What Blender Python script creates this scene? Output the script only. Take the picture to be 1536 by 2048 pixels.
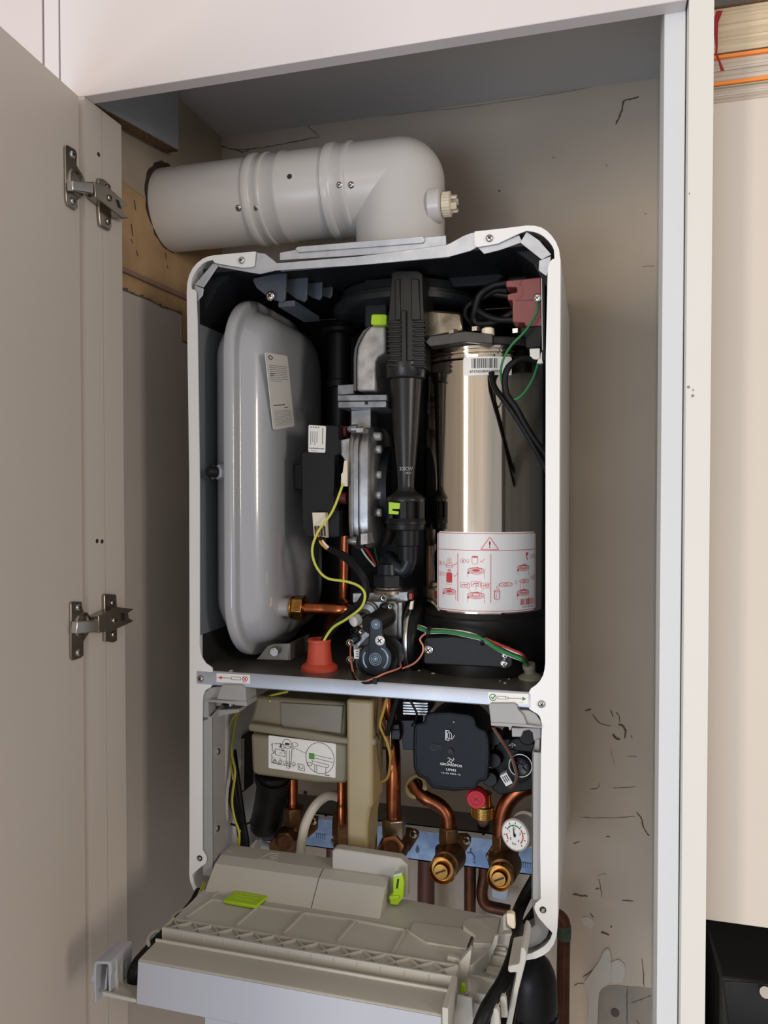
import bpy, math, random
from math import sin, cos, pi, radians, sqrt, atan2, tan
from mathutils import Vector as V, Matrix

random.seed(7)
for o in list(bpy.data.objects):
    bpy.data.objects.remove(o)
SC = bpy.context.scene
COL = SC.collection
Z0 = 1.0                       # the boiler hangs with its underside 1 m above the floor

# ------------------------------------------------------------------ camera
YAW, PITCH, FPX = 0.2696, 0.0217, 1538.0
CAM = V((0.2581, -0.836, 0.4997))
cam = bpy.data.cameras.new('camera')
cam.sensor_fit = 'VERTICAL'
cam.sensor_height = 36.0
cam.lens = FPX / 2048 * 36.0
cam.clip_start = 0.01
co = bpy.data.objects.new('camera', cam)
COL.objects.link(co)
co.location = (CAM.x, CAM.y, CAM.z + Z0)
co.rotation_euler = (pi / 2 - PITCH, 0, YAW)
SC.camera = co

# ------------------------------------------------------------------ light
SC.view_settings.view_transform = 'Standard'
SC.view_settings.look = 'None'
SC.view_settings.exposure = 0.0
SC.view_settings.gamma = 1.0
SC.view_settings.use_curve_mapping = False

W = bpy.data.worlds.new('room')
SC.world = W
W.use_nodes = True
nt = W.node_tree
bg = nt.nodes['Background']
tc = nt.nodes.new('ShaderNodeTexCoord')
sp = nt.nodes.new('ShaderNodeSeparateXYZ')
rp = nt.nodes.new('ShaderNodeValToRGB')
mp = nt.nodes.new('ShaderNodeMapRange')
nt.links.new(tc.outputs['Generated'], sp.inputs[0])
nt.links.new(sp.outputs['Z'], mp.inputs['Value'])
mp.inputs['From Min'].default_value = -1
mp.inputs['From Max'].default_value = 1
nt.links.new(mp.outputs[0], rp.inputs[0])
rp.color_ramp.elements[0].position = 0.25
rp.color_ramp.elements[0].color = (0.50, 0.55, 0.66, 1)
rp.color_ramp.elements[1].position = 0.68
rp.color_ramp.elements[1].color = (0.80, 0.73, 0.67, 1)
e_ = rp.color_ramp.elements.new(0.47)
e_.color = (0.64, 0.66, 0.73, 1)
bg.inputs['Strength'].default_value = 0.66
# the sunlit side of the room, in front of the boiler and a little to its left, is warmer and brighter
dt = nt.nodes.new('ShaderNodeVectorMath')
dt.operation = 'DOT_PRODUCT'
dt.inputs[1].default_value = (-0.47, -0.88, 0.05)
nt.links.new(tc.outputs['Generated'], dt.inputs[0])
mr = nt.nodes.new('ShaderNodeMapRange')
mr.interpolation_type = 'SMOOTHSTEP'
mr.inputs['From Min'].default_value = 0.60
mr.inputs['From Max'].default_value = 0.86
nt.links.new(dt.outputs['Value'], mr.inputs['Value'])
mx = nt.nodes.new('ShaderNodeMix')
mx.data_type = 'RGBA'
mx.blend_type = 'ADD'
mx.inputs['B'].default_value = (0.52, 0.41, 0.29, 1)
nt.links.new(mr.outputs[0], mx.inputs['Factor'])
nt.links.new(rp.outputs[0], mx.inputs['A'])
nt.links.new(mx.outputs['Result'], bg.inputs['Color'])


def area(name, loc, target, sx, sy, power, col):
    l = bpy.data.lights.new(name, 'AREA')
    l.shape = 'RECTANGLE'
    l.size, l.size_y = sx, sy
    l.energy = power
    l.color = col
    o = bpy.data.objects.new(name, l)
    COL.objects.link(o)
    o.location = (loc[0], loc[1], loc[2] + Z0)
    d = V(target) - V(loc)
    o.rotation_euler = d.to_track_quat('-Z', 'Y').to_euler()
    return o


# window of the room to the right of the camera, level with the boiler
area('window_light', (2.50, -1.90, 0.75), (0, 0, 0.6), 0.35, 0.8, 24, (1.0, 0.88, 0.77))
# window of the room to the left, behind the open door
area('window_light', (-1.42, -3.15, 0.85), (0.2, 0, 0.5), 0.40, 1.2, 36, (1.0, 0.92, 0.83))


# low garden door of the room, seeing open sky
area('window_light', (-0.55, -2.9, -0.25), (0.05, 0, 0.15), 1.1, 0.9, 26, (0.66, 0.80, 1.0))


# ------------------------------------------------------------------ photo geometry -> place
def _basis():
    fw = V((-sin(YAW) * cos(PITCH), cos(YAW) * cos(PITCH), -sin(PITCH)))
    r = V((cos(YAW), sin(YAW), 0))
    return r, r.cross(fw), fw


_R, _U, _F = _basis()


def ray(px, py):
    return _F + _R * ((px - 768) / FPX) - _U * ((py - 1024) / FPX)


def at(px, py, Y):
    d = ray(px, py)
    return CAM + d * ((Y - CAM.y) / d.y)


def atX(px, py, X):
    d = ray(px, py)
    return CAM + d * ((X - CAM.x) / d.x)


def atZ(px, py, Z):
    d = ray(px, py)
    return CAM + d * ((Z - CAM.z) / d.z)


def S(px, Y):                  # metres per photo pixel at this depth
    return (at(px, 1000, Y) - CAM).dot(_F) / FPX


# ------------------------------------------------------------------ materials
def lin(c):
    out = []
    for x in c:
        x /= 255.0
        out.append(x / 12.92 if x <= 0.04045 else ((x + 0.055) / 1.055) ** 2.4)
    return (*out, 1.0)


def M(name, rgb, rough=0.5, metal=0.0, var=0.0, vscale=30.0, bump=0.0, bscale=200.0, coat=0.0, rgb2=None, trans=0.0, aniso=0.0, stretch=None, spec=None):
    m = bpy.data.materials.new(name)
    m.use_nodes = True
    n = m.node_tree.nodes
    L = m.node_tree.links
    p = n['Principled BSDF']
    p.inputs['Base Color'].default_value = lin(rgb)
    p.inputs['Roughness'].default_value = rough
    p.inputs['Metallic'].default_value = metal
    if spec is not None:
        p.inputs['Specular IOR Level'].default_value = spec
    if coat:
        p.inputs['Coat Weight'].default_value = coat
        p.inputs['Coat Roughness'].default_value = 0.08
    if trans:
        p.inputs['Transmission Weight'].default_value = trans
    if aniso:
        p.inputs['Anisotropic'].default_value = aniso
    tcn = n.new('ShaderNodeTexCoord')
    src = tcn.outputs['Object']
    if stretch:
        mpn = n.new('ShaderNodeMapping')
        mpn.inputs['Scale'].default_value = stretch
        L.new(src, mpn.inputs[0])
        src = mpn.outputs[0]
    nz = n.new('ShaderNodeTexNoise')
    nz.inputs['Scale'].default_value = vscale
    nz.inputs['Detail'].default_value = 6
    L.new(src, nz.inputs['Vector'])
    r = n.new('ShaderNodeValToRGB')
    a = lin(rgb)
    if rgb2:
        b = lin(rgb2)
        c0, c1 = a, b
    else:
        c0 = (*[x * (1 - var) for x in a[:3]], 1)
        c1 = (*[min(1, x * (1 + var)) for x in a[:3]], 1)
    r.color_ramp.elements[0].position = 0.35
    r.color_ramp.elements[0].color = c0
    r.color_ramp.elements[1].position = 0.65
    r.color_ramp.elements[1].color = c1
    L.new(nz.outputs['Fac'], r.inputs[0])
    L.new(r.outputs[0], p.inputs['Base Color'])
    if bump:
        n2 = n.new('ShaderNodeTexNoise')
        n2.inputs['Scale'].default_value = bscale
        n2.inputs['Detail'].default_value = 3
        L.new(src, n2.inputs['Vector'])
        bp = n.new('ShaderNodeBump')
        bp.inputs['Strength'].default_value = bump
        bp.inputs['Distance'].default_value = 0.002
        L.new(n2.outputs['Fac'], bp.inputs['Height'])
        L.new(bp.outputs[0], p.inputs['Normal'])
    return m


white_steel = M('white_steel', (226, 226, 224), 0.35, var=0.01, vscale=8)
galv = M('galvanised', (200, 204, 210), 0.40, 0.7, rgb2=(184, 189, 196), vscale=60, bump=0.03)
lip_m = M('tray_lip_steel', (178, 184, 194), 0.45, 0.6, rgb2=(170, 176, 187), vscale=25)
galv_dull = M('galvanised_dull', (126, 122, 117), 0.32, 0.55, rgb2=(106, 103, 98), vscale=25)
vessel_paint = M('vessel_paint', (166, 167, 171), 0.24, var=0.02, vscale=10, coat=0.7)
liner = M('liner', (22, 24, 27), 0.55, var=0.12, vscale=15, spec=0.25)
liner_grey = M('liner_grey', (116, 120, 124), 0.4, var=0.03, vscale=12)
foam = M('foam', (22, 21, 20), 0.9, var=0.1, vscale=90, bump=0.2)
black_pl = M('black_plastic', (15, 16, 17), 0.40, var=0.1, vscale=30, spec=0.25)
black_soft = M('black_rubber', (12, 12, 13), 0.5, var=0.1, vscale=40, spec=0.25)
char_pl = M('charcoal_plastic', (22, 25, 29), 0.42, var=0.06, vscale=40, spec=0.25)
blue_pl = M('blue_black_plastic', (14, 18, 27), 0.35, var=0.05, spec=0.35)
grey_br = M('bracket_grey', (70, 78, 88), 0.45, var=0.05)
alu = M('cast_aluminium', (186, 182, 177), 0.5, 0.35, rgb2=(150, 147, 142), vscale=70, bump=0.12, bscale=260)
alu_b = M('bright_aluminium', (166, 165, 163), 0.36, 0.85, rgb2=(138, 138, 138), vscale=50, bump=0.05)
chrome = M('polished_steel', (216, 206, 190), 0.085, 1.0, rgb2=(200, 190, 174), vscale=6, stretch=(30, 30, 0.5), bump=0.012, bscale=14)
chrome_s = M('bright_screw', (205, 205, 203), 0.22, 1.0, var=0.05)
nickel = M('nickel', (165, 158, 146), 0.25, 1.0, var=0.06, vscale=40)
copper = M('copper', (190, 112, 72), 0.27, 1.0, rgb2=(146, 80, 50), vscale=45)
copper_d = M('copper_dull', (104, 66, 48), 0.45, 0.8, rgb2=(74, 50, 38), vscale=45)
brass = M('brass', (186, 142, 78), 0.28, 1.0, rgb2=(150, 108, 56), vscale=60)
brass_d = M('brass_dull', (120, 86, 54), 0.42, 0.85, rgb2=(92, 66, 42), vscale=60, bump=0.08)
lime = M('lime_plastic', (166, 204, 26), 0.4, var=0.04)
red_rub = M('red_rubber', (190, 72, 50), 0.55, var=0.05)
red_cap = M('red_plastic', (196, 24, 44), 0.4, var=0.05)
ign = M('ignition_brown', (126, 66, 64), 0.5, var=0.05)
maroon = M('maroon_rubber', (110, 44, 42), 0.5, var=0.08)
panel_pl = M('panel_grey', (182, 179, 170), 0.42, var=0.015, vscale=10)
panel_sky = M('panel_sky_tint', (170, 172, 180), 0.4, var=0.015, vscale=10)  # panel plastic again, the sky's cool light put into its colour
hinge_pl = M('hinge_grey', (152, 151, 149), 0.42, var=0.02)
siphon_pl = M('siphon_tan', (176, 166, 136), 0.38, var=0.05, vscale=14, trans=0.55)
pale_pl = M('pale_plastic', (226, 214, 190), 0.4, var=0.03)
hose_w = M('cream_hose', (206, 198, 182), 0.45, var=0.04)
grom_g = M('grey_grommet', (118, 120, 104), 0.55, var=0.05)
paper = M('paper_white', (226, 224, 218), 0.45, var=0.01)
paper_t = M('paper_tan', (176, 166, 150), 0.5, var=0.03)
ink_k = M('ink_black', (26, 25, 26), 0.6)
ink_r = M('ink_red', (196, 60, 66), 0.6)
ink_rl = M('ink_red_pale', (214, 120, 122), 0.6)
ink_g = M('ink_green', (22, 112, 60), 0.6)
ink_gy = M('ink_grey', (120, 118, 114), 0.6)
ink_w = M('ink_white', (196, 198, 200), 0.5)
wire_y = M('wire_yellow', (202, 204, 84), 0.45)
wire_g = M('wire_green', (32, 112, 62), 0.45)
wire_p = M('wire_pink', (206, 132, 108), 0.4)
wire_r = M('wire_red', (160, 36, 34), 0.45)
wire_o = M('wire_orange', (226, 130, 44), 0.45)
wire_w = M('wire_white', (220, 218, 210), 0.45)
flue_w = M('flue_white', (216, 212, 207), 0.30, var=0.012, vscale=9)
mdf = M('white_board', (212, 205, 205), 0.45, var=0.008, vscale=5)
mdf_in = M('beige_board', (196, 187, 177), 0.48, var=0.01, vscale=5)
mdf_bl = M('pale_blue_board', (222, 224, 226), 0.42, var=0.008, vscale=5)
cream_b = M('cream_board', (216, 214, 208), 0.4, var=0.008, vscale=5)
cream_c = M('cream_cabinet', (208, 198, 185), 0.42, var=0.01, vscale=4)
chip = M('chipboard', (120, 92, 60), 0.85, rgb2=(74, 54, 34), vscale=260, bump=0.5, bscale=300)
seam_d = M('seam_dark', (54, 50, 46), 0.8)
shadow_gap = M('gap_dark', (44, 40, 38), 0.8)
granite = M('black_granite', (16, 17, 18), 0.3, var=0.3, vscale=400)
dark_box = M('dark_metal', (52, 53, 54), 0.35, var=0.05)
steel_blue = M('galvanised_rail', (150, 174, 206), 0.36, 0.55, rgb2=(112, 138, 176), vscale=45, bump=0.05)



# ------------------------------------------------------------------ mesh builder
def frame(d):
    d = V(d).normalized()
    a = V((0, 0, 1)) if abs(d.z) < 0.9 else V((1, 0, 0))
    u = d.cross(a).normalized()
    return u, d.cross(u).normalized(), d


def catmull(P, n=8):
    P = [V(p) for p in P]
    if len(P) < 3:
        return P
    Q = [P[0] * 2 - P[1]] + P + [P[-1] * 2 - P[-2]]
    out = []
    for i in range(1, len(Q) - 2):
        p0, p1, p2, p3 = Q[i - 1:i + 3]
        for k in range(n):
            t = k / n
            out.append(0.5 * ((2 * p1) + (p2 - p0) * t + (2 * p0 - 5 * p1 + 4 * p2 - p3) * t * t + (3 * p1 - p0 - 3 * p2 + p3) * t ** 3))
    out.append(P[-1])
    return out


class MB:
    def __init__(s):
        s.v, s.f, s.m = [], [], []

    def add(s, vs, fs, mi=0):
        b = len(s.v)
        s.v += [V(p) for p in vs]
        for f in fs:
            s.f.append([b + i for i in f])
            s.m.append(mi)
        return s

    def box(s, c, size, mi=0, R=None):
        c = V(c)
        h = [x / 2 for x in size]
        vs = []
        for dx, dy, dz in ((-1, -1, -1), (1, -1, -1), (1, 1, -1), (-1, 1, -1), (-1, -1, 1), (1, -1, 1), (1, 1, 1), (-1, 1, 1)):
            p = V((dx * h[0], dy * h[1], dz * h[2]))
            vs.append(c + (R @ p if R else p))
        return s.add(vs, [(0, 3, 2, 1), (4, 5, 6, 7), (0, 1, 5, 4), (1, 2, 6, 5), (2, 3, 7, 6), (3, 0, 4, 7)], mi)

    def bb(s, x0, x1, y0, y1, z0, z1, mi=0):
        return s.box(((x0 + x1) / 2, (y0 + y1) / 2, (z0 + z1) / 2), (x1 - x0, y1 - y0, z1 - z0), mi)

    def prism(s, P, vec, mi=0):                    # planar outline pushed along vec
        P = [V(p) for p in P]
        vec = V(vec)
        n = len(P)
        nr = V((0, 0, 0))
        for i in range(n):
            nr += P[i].cross(P[(i + 1) % n])
        if nr.dot(vec) > 0:
            P.reverse()
        vs = P + [p + vec for p in P]
        fs = [list(range(n)), list(range(2 * n - 1, n - 1, -1))]
        for i in range(n):
            j = (i + 1) % n
            fs.append((j, i, n + i, n + j))
        return s.add(vs, fs, mi)

    def pp(s, pts, Y, depth, mi=0):                # outline read off the photo on the plane Y, given real depth
        return s.prism([at(x, y, Y) for x, y in pts], (0, depth, 0), mi)

    def loft(s, loops, mi=0, cap0=True, cap1=True, closed=True):
        n = len(loops[0])
        vs = [p for l in loops for p in l]
        fs = []
        for k in range(len(loops) - 1):
            for i in range(n if closed else n - 1):
                j = (i + 1) % n
                fs.append((k * n + i, k * n + j, (k + 1) * n + j, (k + 1) * n + i))
        if cap0:
            fs.append(list(range(n - 1, -1, -1)))
        if cap1:
            b = (len(loops) - 1) * n
            fs.append([b + i for i in range(n)])
        return s.add(vs, fs, mi)

    def lathe(s, o, d, prof, n=32, mi=0, caps=True, a0=0.0, hexa=False):   # prof: (distance along d, radius)
        u, w, d = frame(d)
        o = V(o)
        if hexa:
            n = 6
        loops = []
        for h, r in prof:
            r = max(r, 1e-5)
            loops.append([o + d * h + (u * cos(a0 + 2 * pi * i / n) + w * sin(a0 + 2 * pi * i / n)) * r for i in range(n)])
        return s.loft(loops, mi, caps, caps)

    def cyl(s, p0, p1, r, n=24, mi=0):
        p0, p1 = V(p0), V(p1)
        return s.lathe(p0, p1 - p0, [(0, r), ((p1 - p0).length, r)], n, mi)

    def nut(s, p0, p1, r, mi=0, a0=0.3):
        p0, p1 = V(p0), V(p1)
        L = (p1 - p0).length
        return s.lathe(p0, p1 - p0, [(0, r * .88), (L * .08, r), (L * .92, r), (L, r * .88)], 6, mi, True, a0)

    def lz(s, px, Y, prof, n=32, mi=0):            # turned about an upright axis: (photo row, half width in pixels)
        k = S(px, Y)
        base = at(px, prof[-1][0], Y)
        pr = [(at(px, py, Y).z - base.z, hw * k) for py, hw in reversed(prof)]
        return s.lathe(base, (0, 0, 1), pr, n, mi)

    def tube(s, P, r, n=10, mi=0, smooth=True, k=8, prof=None):
        P = catmull(P, k) if smooth else [V(p) for p in P]
        loops = []
        t = (P[1] - P[0]).normalized()
        u, w, _ = frame(t)
        for i, p in enumerate(P):
            a = P[max(i - 1, 0)]
            b = P[min(i + 1, len(P) - 1)]
            t2 = (b - a).normalized()
            q = t.rotation_difference(t2)
            u = q @ u
            w = q @ w
            t = t2
            rr = r if prof is None else r * prof(i / (len(P) - 1))
            loops.append([p + (u * cos(2 * pi * j / n) + w * sin(2 * pi * j / n)) * rr for j in range(n)])
        return s.loft(loops, mi)

    def tp(s, pts, r, n=10, mi=0, k=8):            # tube through photo points (x, y, depth)
        return s.tube([at(x, y, d) for x, y, d in pts], r, n, mi, True, k)

    def ribbon(s, path, th, vec, mi=0):            # sheet: path thickened inwards, swept along vec
        P = [V(p) for p in path]
        vec = V(vec)
        nn = len(P)
        inn = []
        for i in range(nn):
            t = (P[min(i + 1, nn - 1)] - P[max(i - 1, 0)]).normalized()
            inn.append(P[i] + t.cross(vec.normalized()) * th)
        a = P + inn[::-1]
        return s.prism(a, vec, mi)

    def build(s, name, mats, parent=None, bevel=0.0, seg=2, smooth=38, solid=None):
        if not isinstance(mats, (list, tuple)):
            mats = [mats]
        lo = V((min(p.x for p in s.v), min(p.y for p in s.v), min(p.z for p in s.v)))
        hi = V((max(p.x for p in s.v), max(p.y for p in s.v), max(p.z for p in s.v)))
        c = (lo + hi) / 2
        me = bpy.data.meshes.new(name)
        me.from_pydata([p - c for p in s.v], [], s.f)
        for m in mats:
            me.materials.append(m)
        me.polygons.foreach_set('material_index', s.m)
        me.polygons.foreach_set('use_smooth', [True] * len(s.f))
        me.update()
        me.set_sharp_from_angle(angle=radians(smooth))
        o = bpy.data.objects.new(name, me)
        COL.objects.link(o)
        o.location = c + V((0, 0, Z0))
        if bevel:
            b = o.modifiers.new('bevel', 'BEVEL')
            b.width = bevel
            b.segments = seg
            b.limit_method = 'ANGLE'
            b.angle_limit = radians(40)
            b.harden_normals = False
        if parent:
            adopt(o, parent)
        return o


def wpos(o):
    p = V(o.location)
    while o.parent:
        o = o.parent
        p = p + V(o.location)
    return p


def adopt(o, parent):
    w = V(o.location)
    o.parent = parent
    o.location = w - wpos(parent)


def adopt_e(o, parent):
    o.parent = parent
    o.location = V(o.location) - wpos(parent)


def reparent(o, parent):
    w = wpos(o)
    o.parent = parent
    o.location = w - wpos(parent)


def fold(e, main, keep=None):
    """the piece `main` of the assembly e takes e's place, the other pieces become its children."""
    nm = keep or e.name.split('.')[0]
    kids = [c for c in e.children if c is not main]
    par = e.parent
    reparent(main, par)
    for c in kids:
        reparent(c, main)
    bpy.data.objects.remove(e)
    main.name = nm
    return main


def empty(name, loc):
    o = bpy.data.objects.new(name, None)
    o.empty_display_size = 0.02
    COL.objects.link(o)
    o.location = V(loc) + V((0, 0, Z0))
    return o


def tag(o, label=None, cat=None, group=None, kind=None):
    if label:
        o['label'] = label
    if cat:
        o['category'] = cat
    if group:
        o['group'] = group
    if kind:
        o['kind'] = kind
    return o


def copy_tree(o, parent=None):
    c = o.copy()
    COL.objects.link(c)
    c.parent = parent
    for ch in list(o.children):
        copy_tree(ch, c)
    return c


# ------------------------------------------------------------------ printing on surfaces
_TX = {}


def text_geo(txt, bold=0.0):
    key = (txt, bold)
    if key not in _TX:
        cu = bpy.data.curves.new('t', 'FONT')
        cu.body = txt
        cu.size = 1.0
        cu.offset = bold
        cu.resolution_u = 3
        ob = bpy.data.objects.new('t', cu)
        COL.objects.link(ob)
        dg = bpy.context.evaluated_depsgraph_get()
        me = ob.evaluated_get(dg).to_mesh()
        vs = [(p.co.x, p.co.y) for p in me.vertices]
        fs = [list(f.vertices) for f in me.polygons]
        bpy.data.objects.remove(ob)
        bpy.data.curves.remove(cu)
        _TX[key] = (vs, fs)
    return _TX[key]


class Surf:
    """A printable patch: f(u, v) gives the point, u to the right 0..1, v down 0..1; ax = width / height."""

    def __init__(s, mb, f, n, W, H, lift=0.00025):
        s.mb, s.f, s.n, s.W, s.H, s.lift = mb, f, n, W, H, lift

    def P(s, x, y, l=1):
        u, v = x / s.W, y / s.H
        nn = s.n(u, v) if callable(s.n) else s.n
        return s.f(u, v) + nn * (s.lift * l)

    def poly(s, pts, mi, l=1):
        s.mb.add([s.P(x, y, l) for x, y in pts], [list(range(len(pts)))], mi)

    def rect(s, x0, y0, x1, y1, mi, l=1, nx=1):
        for k in range(nx):
            a = x0 + (x1 - x0) * k / nx
            b = x0 + (x1 - x0) * (k + 1) / nx
            s.poly([(a, y1), (b, y1), (b, y0), (a, y0)], mi, l)

    def line(s, x0, y0, x1, y1, w, mi, l=1):
        dx, dy = x1 - x0, y1 - y0
        L = sqrt(dx * dx + dy * dy) or 1
        ox, oy = -dy / L * w / 2, dx / L * w / 2
        k = max(1, int(abs(dx) / s.W * 40))
        for i in range(k):
            a, b = i / k, (i + 1) / k
            s.poly([(x0 + dx * a + ox, y0 + dy * a + oy), (x0 + dx * b + ox, y0 + dy * b + oy), (x0 + dx * b - ox, y0 + dy * b - oy), (x0 + dx * a - ox, y0 + dy * a - oy)], mi, l)

    def pline(s, pts, w, mi, close=False):
        for a, b in zip(pts, pts[1:] + (pts[:1] if close else [])):
            s.line(*a, *b, w, mi)

    def ell(s, cx, cy, rx, ry, w, mi, fill=False, n=20, l=1, a0=0, a1=2 * pi):
        if fill:
            s.poly([(cx + rx * cos(2 * pi * i / n), cy + ry * sin(2 * pi * i / n)) for i in range(n)], mi, l)
        else:
            for i in range(n):
                a, b = a0 + (a1 - a0) * i / n, a0 + (a1 - a0) * (i + 1) / n
                o, q = (rx + w / 2, ry + w / 2), (rx - w / 2, ry - w / 2)
                s.poly([(cx + o[0] * cos(a), cy + o[1] * sin(a)), (cx + o[0] * cos(b), cy + o[1] * sin(b)), (cx + q[0] * cos(b), cy + q[1] * sin(b)), (cx + q[0] * cos(a), cy + q[1] * sin(a))], mi, l)

    def text(s, txt, x, y, h, mi, w=None, ang=0.0, bold=0.0, l=1):
        """x, y: middle of the line; h: cap height; w: wanted width."""
        vs, fs = text_geo(txt, bold)
        x0, x1 = min(p[0] for p in vs), max(p[0] for p in vs)
        y0, y1 = min(p[1] for p in vs), max(p[1] for p in vs)
        sy = h / (y1 - y0)
        sx = (w / (x1 - x0)) if w else sy
        ca, sa = cos(ang), sin(ang)
        out = []
        for a, b in vs:
            p = (a - (x0 + x1) / 2) * sx
            q = -(b - (y0 + y1) / 2) * sy
            out.append(s.P(x + p * ca - q * sa, y + p * sa + q * ca, l))
        s.mb.add(out, fs, mi)

    def bars(s, x0, y0, x1, y1, n, mi, seed=1):
        rg = random.Random(seed)
        ws = [rg.choice((1, 1, 2, 3)) for _ in range(2 * n)]
        t = sum(ws)
        x = x0
        for i, w in enumerate(ws):
            dx = (x1 - x0) * w / t
            if i % 2 == 0:
                s.rect(x, y0, x + dx, y1, mi)
            x += dx

    def scribble(s, x0, y0, x1, y1, rows, mi, seed=1, fill=0.9, w=0.35):
        rg = random.Random(seed)
        dy = (y1 - y0) / rows
        for r in range(rows):
            y = y0 + dy * (r + .5)
            x = x0
            end = x0 + (x1 - x0) * (fill if r < rows - 1 else fill * .6)
            while x < end:
                ln = (x1 - x0) * rg.uniform(.04, .14)
                s.line(x, y, min(x + ln, x1), y, dy * w, mi)
                x += ln + (x1 - x0) * .02


def quad_surf(mb, TL, TR, BR, BL, W, H, lift=0.00025):
    TL, TR, BR, BL = [V(p) for p in (TL, TR, BR, BL)]
    n = (TR - TL).cross(BL - TL).normalized()
    if n.dot(CAM - TL) < 0:
        n = -n

    def f(u, v):
        return (TL * (1 - u) + TR * u) * (1 - v) + (BL * (1 - u) + BR * u) * v
    return Surf(mb, f, n, W, H, lift)


def sticker(mb, sf, mi, th=0.0004, r=0.06):
    """white backing of a label, with thickness, rounded corners (r as a fraction of the height)."""
    W_, H_ = sf.W, sf.H
    rr = r * min(W_, H_)
    pts = []
    for cx, cy, a in ((W_ - rr, rr, -90), (W_ - rr, H_ - rr, 0), (rr, H_ - rr, 90), (rr, rr, 180)):
        for k in range(5):
            t = radians(a + k * 22.5)
            pts.append((cx + rr * cos(t), cy + rr * sin(t)))
    top = [sf.P(x, y, 0) for x, y in pts]
    nn = sf.n(.5, .5) if callable(sf.n) else sf.n
    mb.prism(top, nn * -th, mi)


def screw(name, p, d, r, parent, mat=None, slot=True, h=0.0022):
    """pan head screw with a cross recess; p on the surface, d outwards."""
    b = MB()
    b.lathe(p, d, [(0, r), (h * .4, r), (h * .8, r * .8), (h, r * .5)], 16, 0)
    if slot:
        u, w, d = frame(d)
        c = V(p) + d * (h * 1.0)
        q = 0.7
        a0_ = u * cos(q) + w * sin(q)
        for a2 in (a0_, d.cross(a0_)):
            b2 = d.cross(a2)
            b.add([c + a2 * r * .55 + b2 * r * .12 + d * .0002, c + a2 * r * .55 - b2 * r * .12 + d * .0002, c - a2 * r * .55 - b2 * r * .12 + d * .0002, c - a2 * r * .55 + b2 * r * .12 + d * .0002], [(0, 1, 2, 3)], 1)
    return b.build(name, [mat or chrome_s, ink_k], parent)



# ================================================================== the setting
def struct(name, mb, mats, **k):
    o = mb.build(name, mats, None, **k)
    o['kind'] = 'structure'
    return o


wall_p = M('wall_plaster', (197, 182, 164), 0.75, rgb2=(185, 171, 154), vscale=5, bump=0.25, bscale=40)
wall_low = M('wall_grey_paint', (178, 171, 164), 0.7, rgb2=(170, 164, 158), vscale=6, bump=0.1)
tan_pl = M('tan_plaster', (182, 150, 110), 0.85, rgb2=(162, 132, 96), vscale=18, bump=0.3, bscale=60)
ledge_m = M('ledge_brown', (136, 112, 98), 0.7, var=0.08)
crack_m = M('crack_dark', (92, 83, 74), 0.9)
crack_l = M('crack_faint', (150, 140, 128), 0.9)
scuff_m = M('scuff_pale', (200, 192, 182), 0.8, var=0.03)
raw_m = M('raw_block', (150, 142, 130), 0.9, var=0.08, vscale=30, bump=0.3)
hole_m = M('hole_dark', (50, 38, 28), 0.9, var=0.2, vscale=60, bump=0.5)
ceil_m = M('recess_ceiling', (190, 190, 190), 0.7, var=0.03, vscale=6)
YB, XL = 0.31, -0.333

b = MB()
b.bb(-1.3, 1.6, -4.0, 0.4, -1.06, -1.0)
struct('floor', b, M('floor', (206, 206, 208), 0.6, var=0.05))


def stroke(b, pts, w, mi, Y=YB - 0.0007):
    r3 = random.Random(int(pts[0][0] * 7 + pts[0][1]))
    P = catmull([at(x, y, Y) for x, y in pts], 5) if len(pts) > 2 else [at(pts[0][0] + (pts[1][0] - pts[0][0]) * i / 5, pts[0][1] + (pts[1][1] - pts[0][1]) * i / 5, Y) for i in range(6)]
    k = S(pts[0][0], Y) * .62
    P = [p + V((r3.uniform(-1, 1), 0, r3.uniform(-1, 1))) * k * 1.1 for p in P]
    L, R_ = [], []
    for i, p in enumerate(P):
        t = (P[min(i + 1, len(P) - 1)] - P[max(i - 1, 0)]).normalized()
        nn = V((-t.z, 0, t.x))
        f = 0.3 if i in (0, len(P) - 1) else r3.uniform(.55, 1.15)
        L.append(p + nn * w * k * f / 2)
        R_.append(p - nn * w * k * f / 2)
    vs = L + R_
    n = len(P)
    b.add(vs, [(i, i + 1, n + i + 1, n + i) for i in range(n - 1)], mi)


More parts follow.
